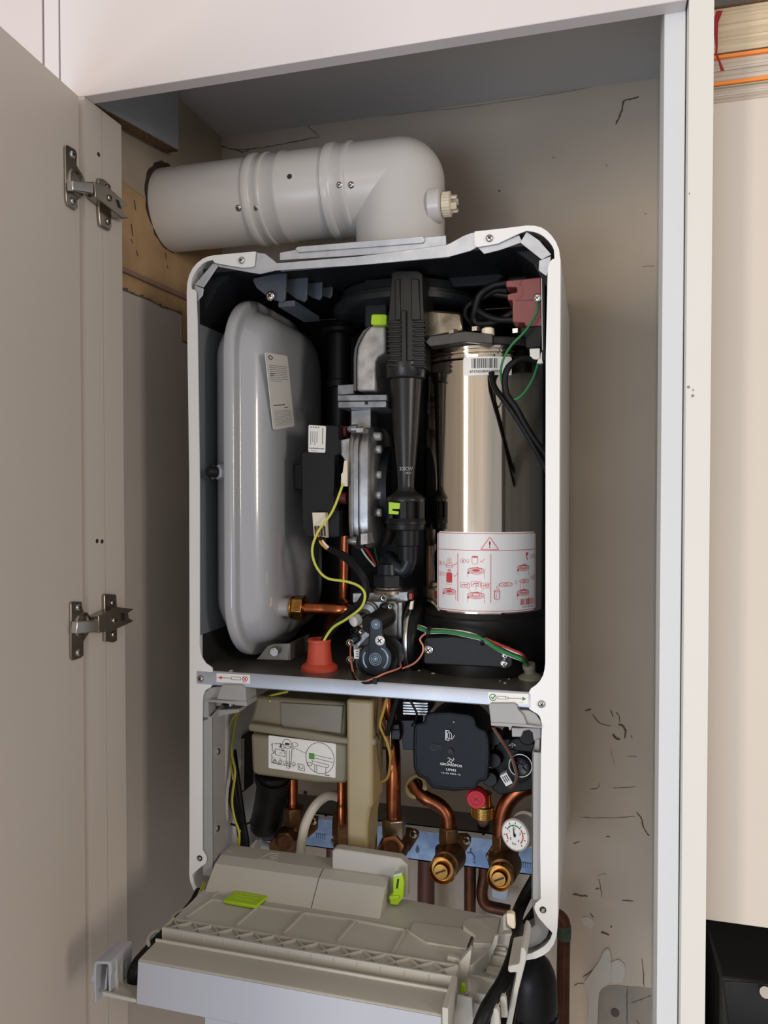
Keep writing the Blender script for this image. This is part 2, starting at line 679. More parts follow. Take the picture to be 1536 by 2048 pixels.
b = MB()
b.bb(XL - 0.05, 0.9, YB, YB + 0.06, -1.0, 1.5, 0)
for pts, w in (
        ([(1278, 193), (1262, 198), (1248, 202), (1243, 222), (1238, 235), (1231, 249)], 6),
        ([(362, 266), (382, 277), (405, 287), (440, 292), (470, 299), (510, 297), (545, 292), (600, 281), (640, 273)], 3),
        ([(470, 299), (485, 304), (500, 299)], 4), ([(600, 235), (618, 255), (640, 273)], 2),
        ([(364, 240), (372, 244)], 2), ([(390, 318), (393, 325)], 4),
        ([(520, 268), (535, 256)], 2),
        ([(1170, 1422), (1182, 1418)], 5), ([(1185, 1428), (1200, 1446), (1222, 1452)], 3), ([(1221, 1418), (1226, 1434)], 3),
        ([(1232, 1425), (1238, 1432), (1240, 1446)], 3), ([(1236, 1449), (1246, 1452), (1251, 1464), (1249, 1477)], 7),
        ([(1226, 1468), (1232, 1476), (1240, 1479)], 8), ([(1262, 1470), (1264, 1476)], 3),
        ([(1254, 1512), (1274, 1513)], 1.5), ([(1180, 1578), (1194, 1577), (1200, 1566)], 2), ([(1225, 1576), (1250, 1575), (1272, 1573)], 2),
        ([(1158, 1634), (1200, 1636), (1240, 1635), (1270, 1633)], 1.6),
        ([(1273, 1624), (1283, 1638), (1286, 1652), (1292, 1664), (1299, 1672)], 4),
        ([(1147, 1688), (1160, 1683)], 3), ([(1212, 1672), (1220, 1674)], 4), ([(1196, 1757), (1200, 1768), (1204, 1796)], 2), ([(1190, 1779), (1198, 1777)], 4),
        ([(1145, 1788), (1160, 1791), (1176, 1792)], 6), ([(1244, 1800), (1256, 1802), (1268, 1802)], 4),
        ([(1180, 1826), (1187, 1836)], 3), ([(1222, 1851), (1223, 1856)], 5), ([(1202, 1865), (1209, 1866), (1218, 1870)], 7),
        ([(1283, 1916), (1286, 1935), (1288, 1974)], 3), ([(1254, 1973), (1254, 2010), (1254, 2060)], 3),
        ([(1148, 1971), (1158, 1967), (1168, 1967)], 3), ([(1165, 1955), (1182, 1943), (1196, 1930)], 4),
        ([(996, 380), (1001, 383)], 4), ([(1105, 315), (1110, 316)], 3), ([(1212, 328), (1214, 333)], 2), ([(1288, 428), (1294, 427)], 2),
        ([(1284, 533), (1300, 532), (1310, 532)], 1.5), ([(1300, 125), (1302, 135)], 3), ([(1273, 2040), (1280, 2050)], 3),
        ([(1385 - 80, 1990), (1290, 1996), (1270, 2003), (1262, 2006)], 3)):
    stroke(b, pts, w, 1)
for pts, w in (([(768, 232), (850, 222), (933, 214), (1050, 196), (1150, 180), (1250, 160), (1312, 150)], 3),
               ([(1196, 1752), (1206, 1748), (1214, 1750)], 2), ([(1222, 1500), (1228, 1530)], 2)):
    stroke(b, pts, w, 2)
P = lambda L_, d=0.0: catmull([at(x, y, YB - d) for x, y in L_ + L_[:1]], 5)[:-1]
b.prism(P([(1169, 1964), (1195, 1928), (1209, 1902), (1218, 1900), (1222, 1920), (1220, 1962), (1206, 1974), (1198, 1990), (1192, 2060), (1174, 2060), (1178, 2000)], .004), (0, .005, 0), 3)
b.prism(P([(1222, 1925), (1238, 1920), (1250, 1935), (1244, 1962), (1222, 1964)], .002), (0, .003, 0), 3)
b.prism(P([(1162, 1836), (1175, 1834), (1186, 1842), (1184, 1856), (1172, 1852)], .001), (0, .002, 0), 3)
b.prism([at(x, y, YB - .0005) for x, y in ((1196, 1990), (1204, 1978), (1217, 1971), (1235, 1970), (1257, 1973), (1280, 1974), (1308, 1978), (1308, 2070), (1188, 2070))], (0, .001, 0), 4)
b.lathe(at(1230, 2026, YB - .002), (0, 1, 0), [(0, .006), (.002, .006)], 14, 1)
struct('wall_back', b, [wall_p, crack_m, crack_l, scuff_m, raw_m])

b = MB()
b.bb(XL - 0.06, XL, -0.066, YB, -1.0, 1.5, 0)
q = lambda x, y, X: atX(x, y, X)
# painted board below a ragged skim edge
low = [q(440, 716, XL), q(363, 684, XL), q(362, 631, XL), q(350, 624, XL), q(335, 619, XL), q(322, 616, XL), q(315, 611, XL), q(300, 603, XL), q(285, 597, XL), q(276, 594, XL), q(268, 591, XL), q(254, 585, XL), q(235, 578, XL)]
pts = low + [V((XL, low[-1].y, -1.0)), V((XL, low[0].y, -1.0))]
b.prism([p + V((.0012, 0, 0)) for p in pts], (-.001, 0, 0), 1)
for k in range(len(low) - 1):
    b.prism([low[k] + V((.0016, 0, 0)), low[k + 1] + V((.0016, 0, 0)), low[k + 1] + V((.0016, 0, .0022)), low[k] + V((.0016, 0, .0015 + .002 * (k % 3)))], (-.001, 0, 0), 3)
a0, a1 = q(235, 532, XL), q(372, 592, XL)
c0, c1 = q(235, 541, XL), q(372, 601, XL)
b.prism([a0, a1, c1, c0], (.005, 0, 0), 2)
zu = q(256, 370, XL).z
b.prism([V((XL + .0006, -.06, zu - .002)), V((XL + .0006, .02, zu + .001)), V((XL + .0006, .10, zu - .003)), V((XL + .0006, .2, zu + .002)), V((XL + .0006, YB, zu)), V((XL + .0006, YB, 1.08)), V((XL + .0006, -.06, 1.08))], (-.0005, 0, 0), 5)
# ragged hole round the flue
rg = random.Random(3)
cen = V((XL + .0004, .15, .906))
ring = [cen + V((.0008, cos(t) * rr - .002, sin(t) * rr + .004)) for t, rr in [(2 * pi * i / 40, .0585 + rg.uniform(-.001, .004)) for i in range(40)]]
b.prism(ring, (-.0006, 0, 0), 4)
for x, y, l in ((272, 620 - 120, 12), (330, 505, 14), (333, 530, 8), (262, 478, 9), (283, 560, 5), (268, 400, 20), (262, 448, 24)):
    p0, p1 = q(x, y, XL), q(x + 3, y + l, XL)
    b.prism([p0 + V((.0006, .0015, 0)), p1 + V((.0006, .001, 0)), p1 + V((.0006, -.001, 0)), p0 + V((.0006, -.001, 0))], (-.0003, 0, 0), 3)
struct('wall_left', b, [tan_pl, wall_low, ledge_m, crack_m, hole_m, M('grey_brown_paint', (158, 146, 128), .8, var=.06, vscale=20)])

b = MB()
b.bb(XL - .05, 0.9, -0.056, YB + .05, 1.080, 1.14, 0)
struct('ceiling', b, ceil_m)

# ================================================================== joinery
YF = -0.074
ZH = 0.9535
fr = empty('cupboard', (0, -0.05, -1.0))
tag(fr, 'white cupboard with deep top fascia and one open door around the boiler', 'cupboard')
b = MB()
b.bb(at(120, 80, YF).x, 0.3355, YF, YF + .018, ZH, 1.45)
b.build('fascia', mdf, fr, bevel=.0008)
b = MB()
b.bb(at(88, 80, YF).x, at(117, 80, YF).x, YF, YF + .018, 0.9, 1.45)
b.build('filler_strip', mdf, fr, bevel=.0008)
b = MB()
b.bb(-0.95, at(84, 60, YF).x, YF, YF + .018, 0.93, 1.45)
ud = b.build('cabinet_panel', M('pinkish_board', (208, 198, 198), .45, var=.008), None, bevel=.0008)
tag(ud, 'pinkish white panel in the upper left corner above the open door', 'panel')
b = MB()
b.bb(at(60, 80, YF).x, at(120, 80, YF).x, YF + .0186, YF + .03, 0.96, 1.45)
b.build('carcass_edge', seam_d, fr)
yb_ = atX(248, 1000, -.306).y
ys_ = atX(211, 1200, -.306).y
b = MB()
b.bb(-.324, -.306, YF, ys_ - .0004, -1.0, ZH - .0005)
b.bb(-.324, -.3068, ys_ - .0006, ys_ + .0006, -1.0, ZH - .0005, 1)
b.bb(-.324, -.306, ys_ + .0004, yb_, -1.0, ZH - .0005)
# shelf pin holes bored in the side
for (x, y) in ((197, 309), (194, 1082), (204, 1083)):
    b.lathe(atX(x, y, -.306) - V((.001, 0, 0)), (1, 0, 0), [(0, .0026), (.0013, .0026)], 14, 1)
b.build('side_stile', [mdf_in, shadow_gap], fr)
b = MB()
b.bb(-.40, -.324, YF + .002, YF + .02, -1.0, ZH - .0005)
b.build('side_filler', mdf_in, fr)
b = MB()
b.bb(.3173, .3363, -.056, -.008, -1.0, ZH + .02)
b.build('front_stile', mdf_bl, fr, bevel=.0008)

b = MB()
b.bb(.3372, .3585, YF, YB - .001, -1.0, 1.5)
for pts in ([(1374, 772), (1379, 771), (1380, 776), (1375, 777)], [(1384, 779), (1388, 778), (1387, 783)], [(1382, 790), (1387, 788), (1389, 793), (1384, 795)], [(1377, 387), (1380, 384), (1379, 390)]):
    b.pp(pts, YF - .0003, .0006, 1)
ep = b.build('end_panel', [cream_b, M('chip_grey', (140, 132, 122), .8)], None)
tag(ep, 'tall cream end panel running full height to the right of the boiler', 'end panel')

# offcut of board fixed in the top left corner
b = MB()
xb = -.309
p0, p1 = atX(250, 243, xb), atX(357, 302, xb)
yq = p1.y
b.prism([V((xb, -.05, 1.08)), V((xb, yq, 1.08)), V((xb, yq, p1.z)), V((xb, -.05, p0.z + (p0.y + .05) * (p1.z - p0.z) / -(p1.y - p0.y)))], (-.018, 0, 0), 0)
bt = b.build('board_offcut', [M('offcut_grey', (150, 152, 156), .6, var=.03)], None)
tag(bt, 'grey board offcut with raw chipboard lower edge above the flue hole', 'board')
b = MB()
zz = lambda y: p0.z + (y - p0.y) * (p1.z - p0.z) / (p1.y - p0.y)
b.prism([V((xb + .0002, -.05, zz(-.05) - .0006)), V((xb + .0002, yq, zz(yq) - .0006)), V((xb - .0182, yq, zz(yq) - .0006)), V((xb - .0182, -.05, zz(-.05) - .0006))], (0, 0, .002), 0)
b.build('raw_edge', chip, bt)

# ---- open door
DH = V((-.309, -.080, 0))
DD = V((.0907, -.9959, 0)).normalized()
DN = V((-DD.y, DD.x, 0))
Rd = Matrix((DD, DN, (0, 0, 1))).transposed()
b = MB()
ztop = .951
c = DH + DD * .30 - DN * .009
b.box((c.x, c.y, (ztop - .75) / 2), (.60, .018, ztop + .75), 0, Rd)
b.build('door', mdf_in, fr, bevel=.0008)


def door_hit(px, py):
    d = ray(px, py)
    return CAM + d * ((DH - CAM).dot(DN) / d.dot(DN))


def make_hinge(cup, arm, body, mount, cupc, holes, mscrews, slot):
    h = empty('hinge', atX(*cupc, -.30))
    adopt_e(h, fr)
    b = MB()
    b.prism([door_hit(*p) + DN * .0028 for p in cup], DN * -.0026)
    b.build('cup_plate', nickel, h, bevel=.0006)
    b = MB()
    cc = door_hit(*cupc)
    b.lathe(cc + DN * .002, DN, [(0, .0155), (.003, .0145), (.0032, .011), (.001, .010)], 28, 0)
    b.build('hinge_cup', nickel, h)
    b = MB()
    b.prism([atX(x, y, -.293) for x, y in arm], (-.008, 0, 0))
    b.build('hinge_arm', chrome_s, h, bevel=.0012)
    b = MB()
    b.prism([atX(x, y, -.2925) for x, y in body], (-.0105, 0, 0))
    hb_ = b.build('hinge_body', nickel, h, bevel=.0008)
    b = MB()
    b.prism([atX(x, y, -.3015) for x, y in mount], (-.0044, 0, 0))
    b.build('mounting_plate', nickel, h, bevel=.0012)
    for x, y in holes:
        screw('screw', door_hit(x, y) + DN * .0027, DN, .0042, h)
    for x, y, X in mscrews:
        screw('screw', atX(x, y, X), V((1, 0, 0)), .0038, h, nickel)
    b = MB()
    b.prism([atX(x, y, -.2922) for x, y in slot], (-.002, 0, 0))
    b.build('slot', ink_k, h)
    return fold(h, hb_)


make_hinge([(126, 293), (130, 290), (146, 299), (150, 308), (149, 330), (157, 345), (163, 372), (161, 392), (150, 402), (152, 416), (146, 421), (131, 411), (128, 400)],
           [(145, 361), (188, 364), (188, 388), (146, 381)],
           [(189, 363), (191, 394), (245, 437), (259, 436), (247, 428), (246, 414), (258, 411), (216, 373)],
           [(198, 356), (208, 358), (222, 370), (224, 453), (220, 462), (201, 451), (198, 420)], (148, 365), [(140, 310), (141, 403)], [(216, 375, -.3012), (216, 443, -.3012), (219, 396, -.2922)], [(232, 398), (238, 401), (243, 418), (236, 414)])
make_hinge([(137.5, 1206), (141, 1203), (159, 1203), (162, 1221), (173, 1234), (176, 1250), (173, 1266), (163, 1283), (163, 1311), (157, 1316), (142, 1321), (138, 1316)],
           [(155, 1243), (198, 1240), (200, 1264), (153, 1267)],
           [(197, 1232), (198, 1266), (225, 1262), (268.5, 1242), (258, 1236), (257, 1226), (268.5, 1218), (232, 1214)],
           [(209, 1190), (212, 1188), (233, 1189), (235, 1215), (235, 1282), (228, 1285), (210.6, 1283)], (160, 1250), [(152, 1215), (152, 1305)], [(225, 1206, -.3012), (227, 1269, -.3012), (228, 1241, -.2922)], [(242, 1226), (250, 1226), (251, 1240), (243, 1243)])

# ================================================================== neighbour on the right
rc = empty('wall_cabinet', (.6, .15, .06))
tag(rc, 'cream wall cabinet right of the end panel, books lying on its top', 'cabinet')
zb, zt = .066, .890
b = MB()
b.bb(.3595, .95, .018, .305, zb, zt)
b.build('carcass', cream_c, rc)
b = MB()
b.bb(.3595, .95, 0, .0175, zb, zt + .001)
b.build('door', cream_c, rc, bevel=.001)
b = MB()
b.bb(.3595, 1.2, .302, .309, -.2, zb + .1)
sb = b.build('splashback', granite, None)
tag(sb, 'speckled black splashback below the cream wall cabinet', 'splashback')
b = MB()
b.bb(.3595, 1.2, -.05, .302, -.26, -.2)
wt = b.build('worktop', granite, None, bevel=.003)
tag(wt, 'black worktop under the splashback at the lower right', 'worktop')
cm = empty('appliance_box', (.5, .2, -.2))
tag(cm, 'dark grey metal appliance box standing before the black splashback', 'appliance')
x0 = at(1440, 2000, .12).x
z1 = at(1440, 1953, .12).z
b = MB()
b.bb(x0, x0 + .22, .12, .295, -.2, z1)
b.build('body', dark_box, cm, bevel=.004)
b = MB()
b.prism([at(1446, 1962, .1185), at(1560, 1970, .1185), at(1560, 2150, .1185), at(1470, 2150, .1185)], (0, .002, 0))
b.build('front_panel', M('front_dark', (40, 40, 41), .3), cm, bevel=.001)
b = MB()
b.cyl(at(1531, 1985, .105), at(1531, 1985, .119), .006)
b.build('knob', chrome_s, cm)


# ---- books
def book(label, y_top, y_bot, cover, pages, x0, x1, d0, d1, ct, group, spine=None, yf=.003):
    k = .0006
    zt_, zb_ = at(1480, y_top, 0).z, at(1480, y_bot, 0).z
    o = empty('book', ((x0 + x1) / 2, (d0 + d1) / 2, zb_))
    tag(o, label, 'book', group)
    b = MB()
    n = 14
    for i in range(n):                       # gatherings of leaves, each a hair different
        za = zb_ + ct + (zt_ - zb_ - 2 * ct) * i / n
        zc = zb_ + ct + (zt_ - zb_ - 2 * ct) * (i + 1) / n
        j = random.uniform(0, .0009)
        b.bb(x0 + .004 + j, x1 - .002, d0 + yf + j, d1 - .003, za + .00008, zc)
    b.build('pages', pages, o)
    b = MB()
    b.bb(x0, x1, d0, d1, zb_, zb_ + ct)
    b.build('cover', cover, o, bevel=.0008)
    b = MB()
    b.bb(x0, x1, d0, d1, zt_ - ct, zt_)
    b.build('cover', cover, o, bevel=.0008)
    if spine:
        b = MB()
        b.bb(x0 - .0018, x0 + .0005, d0, d1, zb_, zt_)
        b.build('spine', spine, o, bevel=.0008)
    return o


pg1 = M('pages_cream', (216, 198, 168), .8, rgb2=(188, 168, 136), vscale=300, stretch=(.02, .02, 1))
pg2 = M('pages_grey', (206, 194, 178), .8, rgb2=(178, 164, 148), vscale=300, stretch=(.02, .02, 1))
org = M('orange_cover', (242, 142, 60), .45, var=.03)
brn = M('brown_cover', (96, 68, 44), .5, var=.05)
gre = M('pale_cover', (196, 184, 160), .6, var=.04)
gp = 'books lying on the wall cabinet'
zbk = lambda y: at(1480, y, 0).z
B3 = book('thin paperback with grey page edges, lowest of the stack on the cabinet', 163, 204, gre, pg2, .3610, .56, .004, .15, .0012, gp)
B2 = book('hardback in bright orange cover, middle book of the stack', 101, 162.5, org, pg2, .3640, .55, .002, .15, .0036, gp, spine=M('spine_black', (30, 22, 20), .5))
B1 = book('thick brown book with cream page edges, on top of the orange one', 0.5, 100.5, brn, pg1, .3615, .565, .003, .15, .0018, gp)
for o, dz in ((B3, 0),):
    pass
b = MB()
rb = [(1441, 22, .0), (1432, 46, -.002), (1433, 70, -.003), (1434, 92, -.0035), (1433, 108, -.003), (1440, 125, -.0025), (1446, 142, -.0025)]
wd = [8, 7.5, 4.5, 3, 2.6, 2.6, 4.5]
L_, R_ = [], []
for (x, y, d), w in zip(rb, wd):
    L_.append(at(x - w, y, d - .001))
    R_.append(at(x + w * .6, y - 1, d - .001))
th = V((0, .0006, 0))
n = len(rb)
for i in range(n - 1):
    b.prism([L_[i], R_[i], R_[i + 1], L_[i + 1]], th)
b.build('bookmark_ribbon', M('ribbon_red', (150, 24, 32), .6), B1)

# ================================================================== flue
fl = empty('flue', (.008, .15, .78))
tag(fl, 'fat white flue pipe with elbow running from the boiler top into the left wall', 'flue pipe')
FZ, FY, FXc, R0 = .906, .15, .008, .0565
b = MB()
b.lathe((XL - .03, FY, FZ), (1, 0, 0), [(0, R0), (.03 - XL - .178 + .0, R0)] if False else [(0, R0), (-.176 - XL + .03, R0)], 64)
b.build('wall_pipe', flue_w, fl)
b = MB()
X = lambda v: v + .195
b.lathe((-.195, FY, FZ), (1, 0, 0), [(X(-.1945), R0 + .0005), (X(-.193), R0 + .0035), (X(-.189), R0 + .0042), (X(-.185), R0 + .0035), (X(-.183), R0 + .0018), (X(-.176), R0 + .0018), (X(-.174), R0 + .0032),
                                     (X(-.170), R0 + .0032), (X(-.168), R0 + .0014), (X(-.151), R0 + .0014), (X(-.149), R0 + .0026), (X(-.145), R0 + .0026), (X(-.142), R0 + .001), (X(-.06), R0 + .001)], 64)
b.build('sleeve', flue_w, fl)
b = MB()
b.lathe((-.085, FY, FZ), (1, 0, 0), [(0, R0 + .0015), (.002, R0 + .0048), (.009, R0 + .0052), (.012, R0 + .004), (.0135, R0 + .0028), (.026, R0 + .0028), (.028, R0 + .004), (.033, R0 + .004), (.035, R0 + .0016), (.036, R0 + .0015)], 64)
b.build('elbow_collar', flue_w, fl)
b = MB()
rE = R0 + .0016
b.lathe((-.086, FY, FZ), (1, 0, 0), [(0, rE), (.086 + FXc, rE)], 96)
b.lathe((FXc, FY, .7885), (0, 0, 1), [(0, rE), (FZ - .7885, rE)] + [(FZ - .7885 + rE * sin(t), rE * cos(t)) for t in [radians(5 * k) for k in range(1, 18)]] + [(FZ - .7885 + rE, .0005)], 96)
b.build('elbow', flue_w, fl)
b = MB()
b.lathe((FXc, FY, .787), (0, 0, 1), [(0, R0 + .004), (.016, R0 + .004), (.020, R0 + .0015)], 64)
b.build('boiler_socket', flue_w, fl)
# raised mitre web on the elbow
b = MB()
wc = [at(x, y, .085) for x, y in ((716, 478), (735, 440), (758, 405), (782, 385))]
# test point cap
tp = empty('test_cap', (0.066, .12, .88))
pc = at(893, 409, .125)
b = MB()
b.lathe((FXc + .045, pc.y, pc.z), (1, 0, 0), [(0, .021), (.014, .021), (.0155, .019)], 32)
t_ = b.build('test_point', flue_w, fl)
bpy.data.objects.remove(tp)
b = MB()
x_ = FXc + .0605
prof = []
b.lathe((x_, pc.y, pc.z), (1, 0, 0), [(0, .0125), (.001, .0143), (.011, .0143), (.012, .0125)], 32)
for k in range(24):
    t = 2 * pi * k / 24
    b.box((x_ + .006, pc.y + cos(t) * .0144, pc.z + sin(t) * .0144), (.010, .0014, .0014), 0, Matrix.Rotation(t, 3, 'X'))
for k in range(4):
    t = 2 * pi * k / 4 + .6
    b.box((x_ + .0155, pc.y + cos(t) * .0085, pc.z + sin(t) * .0085), (.008, .0028, .0075), 0, Matrix.Rotation(t, 3, 'X'))
b.build('test_cap', pale_pl, t_)


def hitX(px, py, yc, zc, r):
    d = ray(px, py)
    oy, oz = CAM.y - yc, CAM.z - zc
    A, B_, C_ = d.y ** 2 + d.z ** 2, 2 * (oy * d.y + oz * d.z), oy * oy + oz * oz - r * r
    t = (-B_ - sqrt(max(B_ * B_ - 4 * A * C_, 0))) / (2 * A)
    p = CAM + d * t
    return p, V((0, p.y - yc, p.z - zc)).normalized()


for x, y, r in ((477, 416, R0), (513, 416, R0 + .0015), (679, 370, R0 + .0028), (702, 370, R0 + .0016)):
    p, n_ = hitX(x, y, FY, FZ, r)
    screw('screw', p - n_ * .0003, n_, .0042, fl)
p, n_ = hitX(579, 353, FY, FZ, R0 + .001)
b = MB()
b.lathe(p - n_ * .001, n_, [(0, .0034), (.0013, .0034)], 14)
b.build('plug', M('plug_brown', (60, 48, 42), .6), fl)


# ================================================================== the boiler
bo = empty('boiler', (0, .15, 0))
tag(bo, 'wall hung gas boiler with its white front cover off, works exposed', 'boiler')


def part(b, name, mat, parent=bo, **k):
    return b.build(name, mat, parent, **k)


# ---- white casing: two formed side sheets with a front lip
RO = [(949, 463), (1000, 457.5), (1053, 451), (1070, 451.5), (1083, 455), (1094, 462), (1103, 471), (1112, 484), (1118, 499), (1121, 520), (1121, 560), (1119.5, 800), (1118.3, 1100), (1117.3, 1500), (1116.5, 1700),
      (1115.5, 1830), (1115, 1855), (1113, 1872), (1108, 1888), (1098, 1902), (1086, 1911), (1072, 1917), (1053, 1920.5)]
RI = [(1052, 1909), (1062, 1907), (1077, 1900), (1088, 1893), (1095, 1886), (1101, 1877), (1105, 1866), (1090, 1850), (1077, 1835), (1070, 1822), (1068.5, 1815), (1071, 1807), (1077, 1802), (1081.5, 1798), (1080.5, 1700),
      (1082, 1505), (1083.5, 1455), (1083, 1446), (1080, 1434), (1075, 1428), (1066, 1423), (1058, 1417), (1058, 1384), (1062, 1377), (1072, 1370), (1080, 1362), (1086, 1351), (1089, 1340), (1090.5, 1325), (1091, 923),
      (1091.5, 714), (1095, 553), (1096, 535), (1099, 525), (1104, 519), (1109, 517), (1108, 500), (1104, 491), (1097, 482), (1088, 473), (1078, 467), (1066, 463), (1053, 461.5), (1038, 467), (995, 487), (955, 494), (950, 491)]
LO = [(511, 503), (470, 506.5), (428, 510.5), (416, 513), (406, 517), (394, 526), (385, 537), (378.5, 550), (374.5, 566), (373.5, 585), (375, 700), (378.5, 950), (379, 1200), (379, 1700), (378.5, 1748), (380, 1762), (386, 1778), (392, 1787), (400, 1794)]
LI = [(404, 1786), (395, 1778), (388, 1766), (384, 1750), (398, 1737), (411, 1727), (413, 1720), (412, 1713), (408, 1706), (404.5, 1700), (404.5, 1440), (405, 1405), (406, 1391), (409, 1384), (412, 1380), (421, 1375), (425, 1369), (425, 1341), (424, 1335),
      (412, 1327), (405, 1317), (401, 1305), (399, 1290), (399, 959), (394.5, 640), (393, 605), (392.5, 585), (390, 580), (383, 578), (381.5, 570), (384, 557), (389, 546), (396, 536), (404, 528), (412, 523), (425, 519.5), (430, 526), (464, 532), (485, 535), (504, 534), (509, 531)]
b = MB()
for out, inn in ((RO, RI), (LO, LI)):
    b.pp(out + inn, 0, .0016)
    b.ribbon([at(x, y, 0) + V((0, .0016, 0)) for x, y in out], -.0012 if out is RO else .0012, (0, .30, 0))
cs = part(b, 'casing', white_steel)
for x, y, m in ((484, 521, chrome_s), (979, 477, chrome_s), (402, 1357, nickel), (1083, 1408, chrome_s)):
    screw('screw', at(x, y, -.0002), V((0, -1, 0)), .0042, cs, m, True, .003)
for x, y in ((400, 1716), (1086, 1819)):
    b = MB()
    b.lathe(at(x, y, .0006), (0, -1, 0), [(0, .0036), (.001, .0036)], 18, 0)
    b.lathe(at(x, y, .0006), (0, -1, 0), [(0, .0025), (.002, .0024), (.0028, .0015)], 18, 1)
    b.build('rivet', [ink_k, nickel], cs)

# ---- inner chamber walls
b = MB()
b.bb(-.214, .214, .268, .276, .28, .765)
part(b, 'back_panel', liner)
zt_ = .2868
b = MB()
b.bb(-.2175, -.2135, .006, .27, zt_ + .04, .74)
b.bb(-.2175, -.2125, .03, .27, zt_, zt_ + .04, 1)
part(b, 'side_liner', [liner_grey, foam])
b = MB()
b.bb(.2125, .2165, .006, .27, zt_, .74)
part(b, 'side_liner', liner_grey)
b = MB()
b.bb(-.2, .2, .004, .27, .7665, .772)
part(b, 'top_liner', liner)
for P_ in ([(-.2165, .705), (-.19, .752), (-.172, .7665), (-.2165, .7665)], [(.2165, .705), (.19, .752), (.172, .7665), (.2165, .7665)]):
    b = MB()
    b.prism([V((x, .02, z)) for x, z in P_], (0, .25, 0))
    part(b, 'corner_liner', liner)

# ---- galvanised top bar and gussets
b = MB()
b.pp([(505, 506), (512, 504.5), (530, 507), (548, 521), (553, 526), (720, 512), (893, 489), (900, 486), (925, 472), (940, 466), (951, 464), (955, 494), (940, 502), (925, 506), (896, 514), (720, 530), (551, 541), (520, 548), (500, 545), (438, 534), (430, 527), (470, 533)], .003, .0015)
b.bb(at(553, 530, .003).x, at(896, 500, .003).x, .004, .018, .765, .7665)
tb = part(b, 'top_bar', galv, bevel=.0006)
b = MB()
b.pp([(559, 505), (592, 499), (850, 474), (892, 470.5), (893, 497), (720, 511), (559, 521)], .012, .0015)
b.pp([(590, 497.5), (595, 493), (846, 472), (850, 479), (846, 486), (596, 505)], .010, .0015)
b.build('fixing_flange', galv, tb, bevel=.0006)
for pts in ([(426, 526), (438, 529), (407, 575), (389, 569)], [(389, 570), (407, 577), (405, 591), (394, 603)],
            [(1053, 463), (1040, 485), (1083, 519), (1103, 509), (1078, 480)], [(1078, 521), (1102, 512), (1100, 535), (1093, 552), (1077, 541)], [(968, 508), (955, 494), (995, 487), (1038, 469), (1043, 480), (1040, 486), (1000, 500)]):
    b = MB()
    b.pp(pts, .0035, .0014)
    b.build('gusset', galv, tb, bevel=.0005)

# ---- divider tray
b = MB()
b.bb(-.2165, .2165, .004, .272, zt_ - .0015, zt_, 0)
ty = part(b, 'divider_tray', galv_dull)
b = MB()
zl0, zl1 = at(741, 1393.5, .001).z, zt_ + .0006
b.loft([[V((x, .0045, zl1 - .0004)), V((x, .001, zl1)), V((x, -.0008, zl1 - .0022)), V((x, -.0008, zl0 + .0016)), V((x, .0012, zl0)), V((x, .02, zl0)), V((x, .02, zl0 + .001)), V((x, .0045, zl0 + .001))] for x in (-.2085, .1905)], 0)
lip = b.build('tray_lip', lip_m, ty, smooth=50)
# sticker with the crossed out screwdriver
b = MB()
sf = quad_surf(b, at(433, 1346.5, -.001), at(500, 1350, -.001), at(500, 1367.5, -.001), at(433, 1364, -.001), 67, 19)
sticker(b, sf, 0)
sf.poly([(3, 9), (11, 5.5), (11, 12.5)], 1)
sf.line(10, 9, 30, 9, 1.2, 3)
sf.pline([(30, 6), (48, 6), (49, 9), (48, 12), (30, 12)], .9, 3, True)
sf.ell(57, 9, 5, 5, 1.3, 1)
sf.line(53.8, 5.8, 60.2, 12.2, 1.4, 1)
sf.line(60.2, 5.8, 53.8, 12.2, 1.4, 1)
sf.scribble(51, 15.3, 64, 17, 1, 1, 3)
b.build('sticker', [paper, ink_r, ink_g, ink_gy], ty)
b = MB()
sf = quad_surf(b, at(976, 1384.5, -.001), at(1057, 1388, -.001), at(1057, 1409, -.001), at(976, 1405, -.001), 81, 21)
sticker(b, sf, 0)
sf.ell(10, 10, 6.6, 6.6, 1.4, 2)
sf.pline([(6.5, 9), (9.5, 13), (15, 5)], 2, 2)
sf.pline([(20, 7), (36, 7), (36, 12.5), (20, 12.5)], 1, 3, True)
sf.pline([(36, 8), (41, 8), (41, 12), (36, 12)], 1, 3, True)
sf.line(41, 10, 64, 10, 1, 3)
sf.poly([(69, 6), (76, 10), (69, 14)], 2)
sf.rect(65, 9, 67, 11, 2)
sf.scribble(62, 17, 77, 18.6, 1, 2, 3)
b.build('sticker', [paper, ink_r, ink_g, ink_gy], ty)
# drips and dust on the tray
b = MB()
for x, y, r in ((866, 1347, .0026), (838, 1341, .002), (962, 1352, .0014), (985, 1356, .002), (1000, 1362, .0015), (1010, 1366, .0022), (1018, 1358, .0016), (995, 1351, .001), (462, 1342, .003)):
    p = atZ(x, y, zt_)
    b.lathe(p, (0, 0, 1), [(0, r), (r * .3, r * .8), (r * .5, r * .3)], 12)
o = b.build('droplets', M('droplet', (190, 190, 186), .15, .3), ty)

# ---- expansion vessel
ve_y0, ve_y1 = .002, .262
vz0, vz1 = .2935, .748
cy_, cz_ = (ve_y0 + ve_y1) / 2, (vz0 + vz1) / 2
ha, hb = (ve_y1 - ve_y0) / 2, (vz1 - vz0) / 2


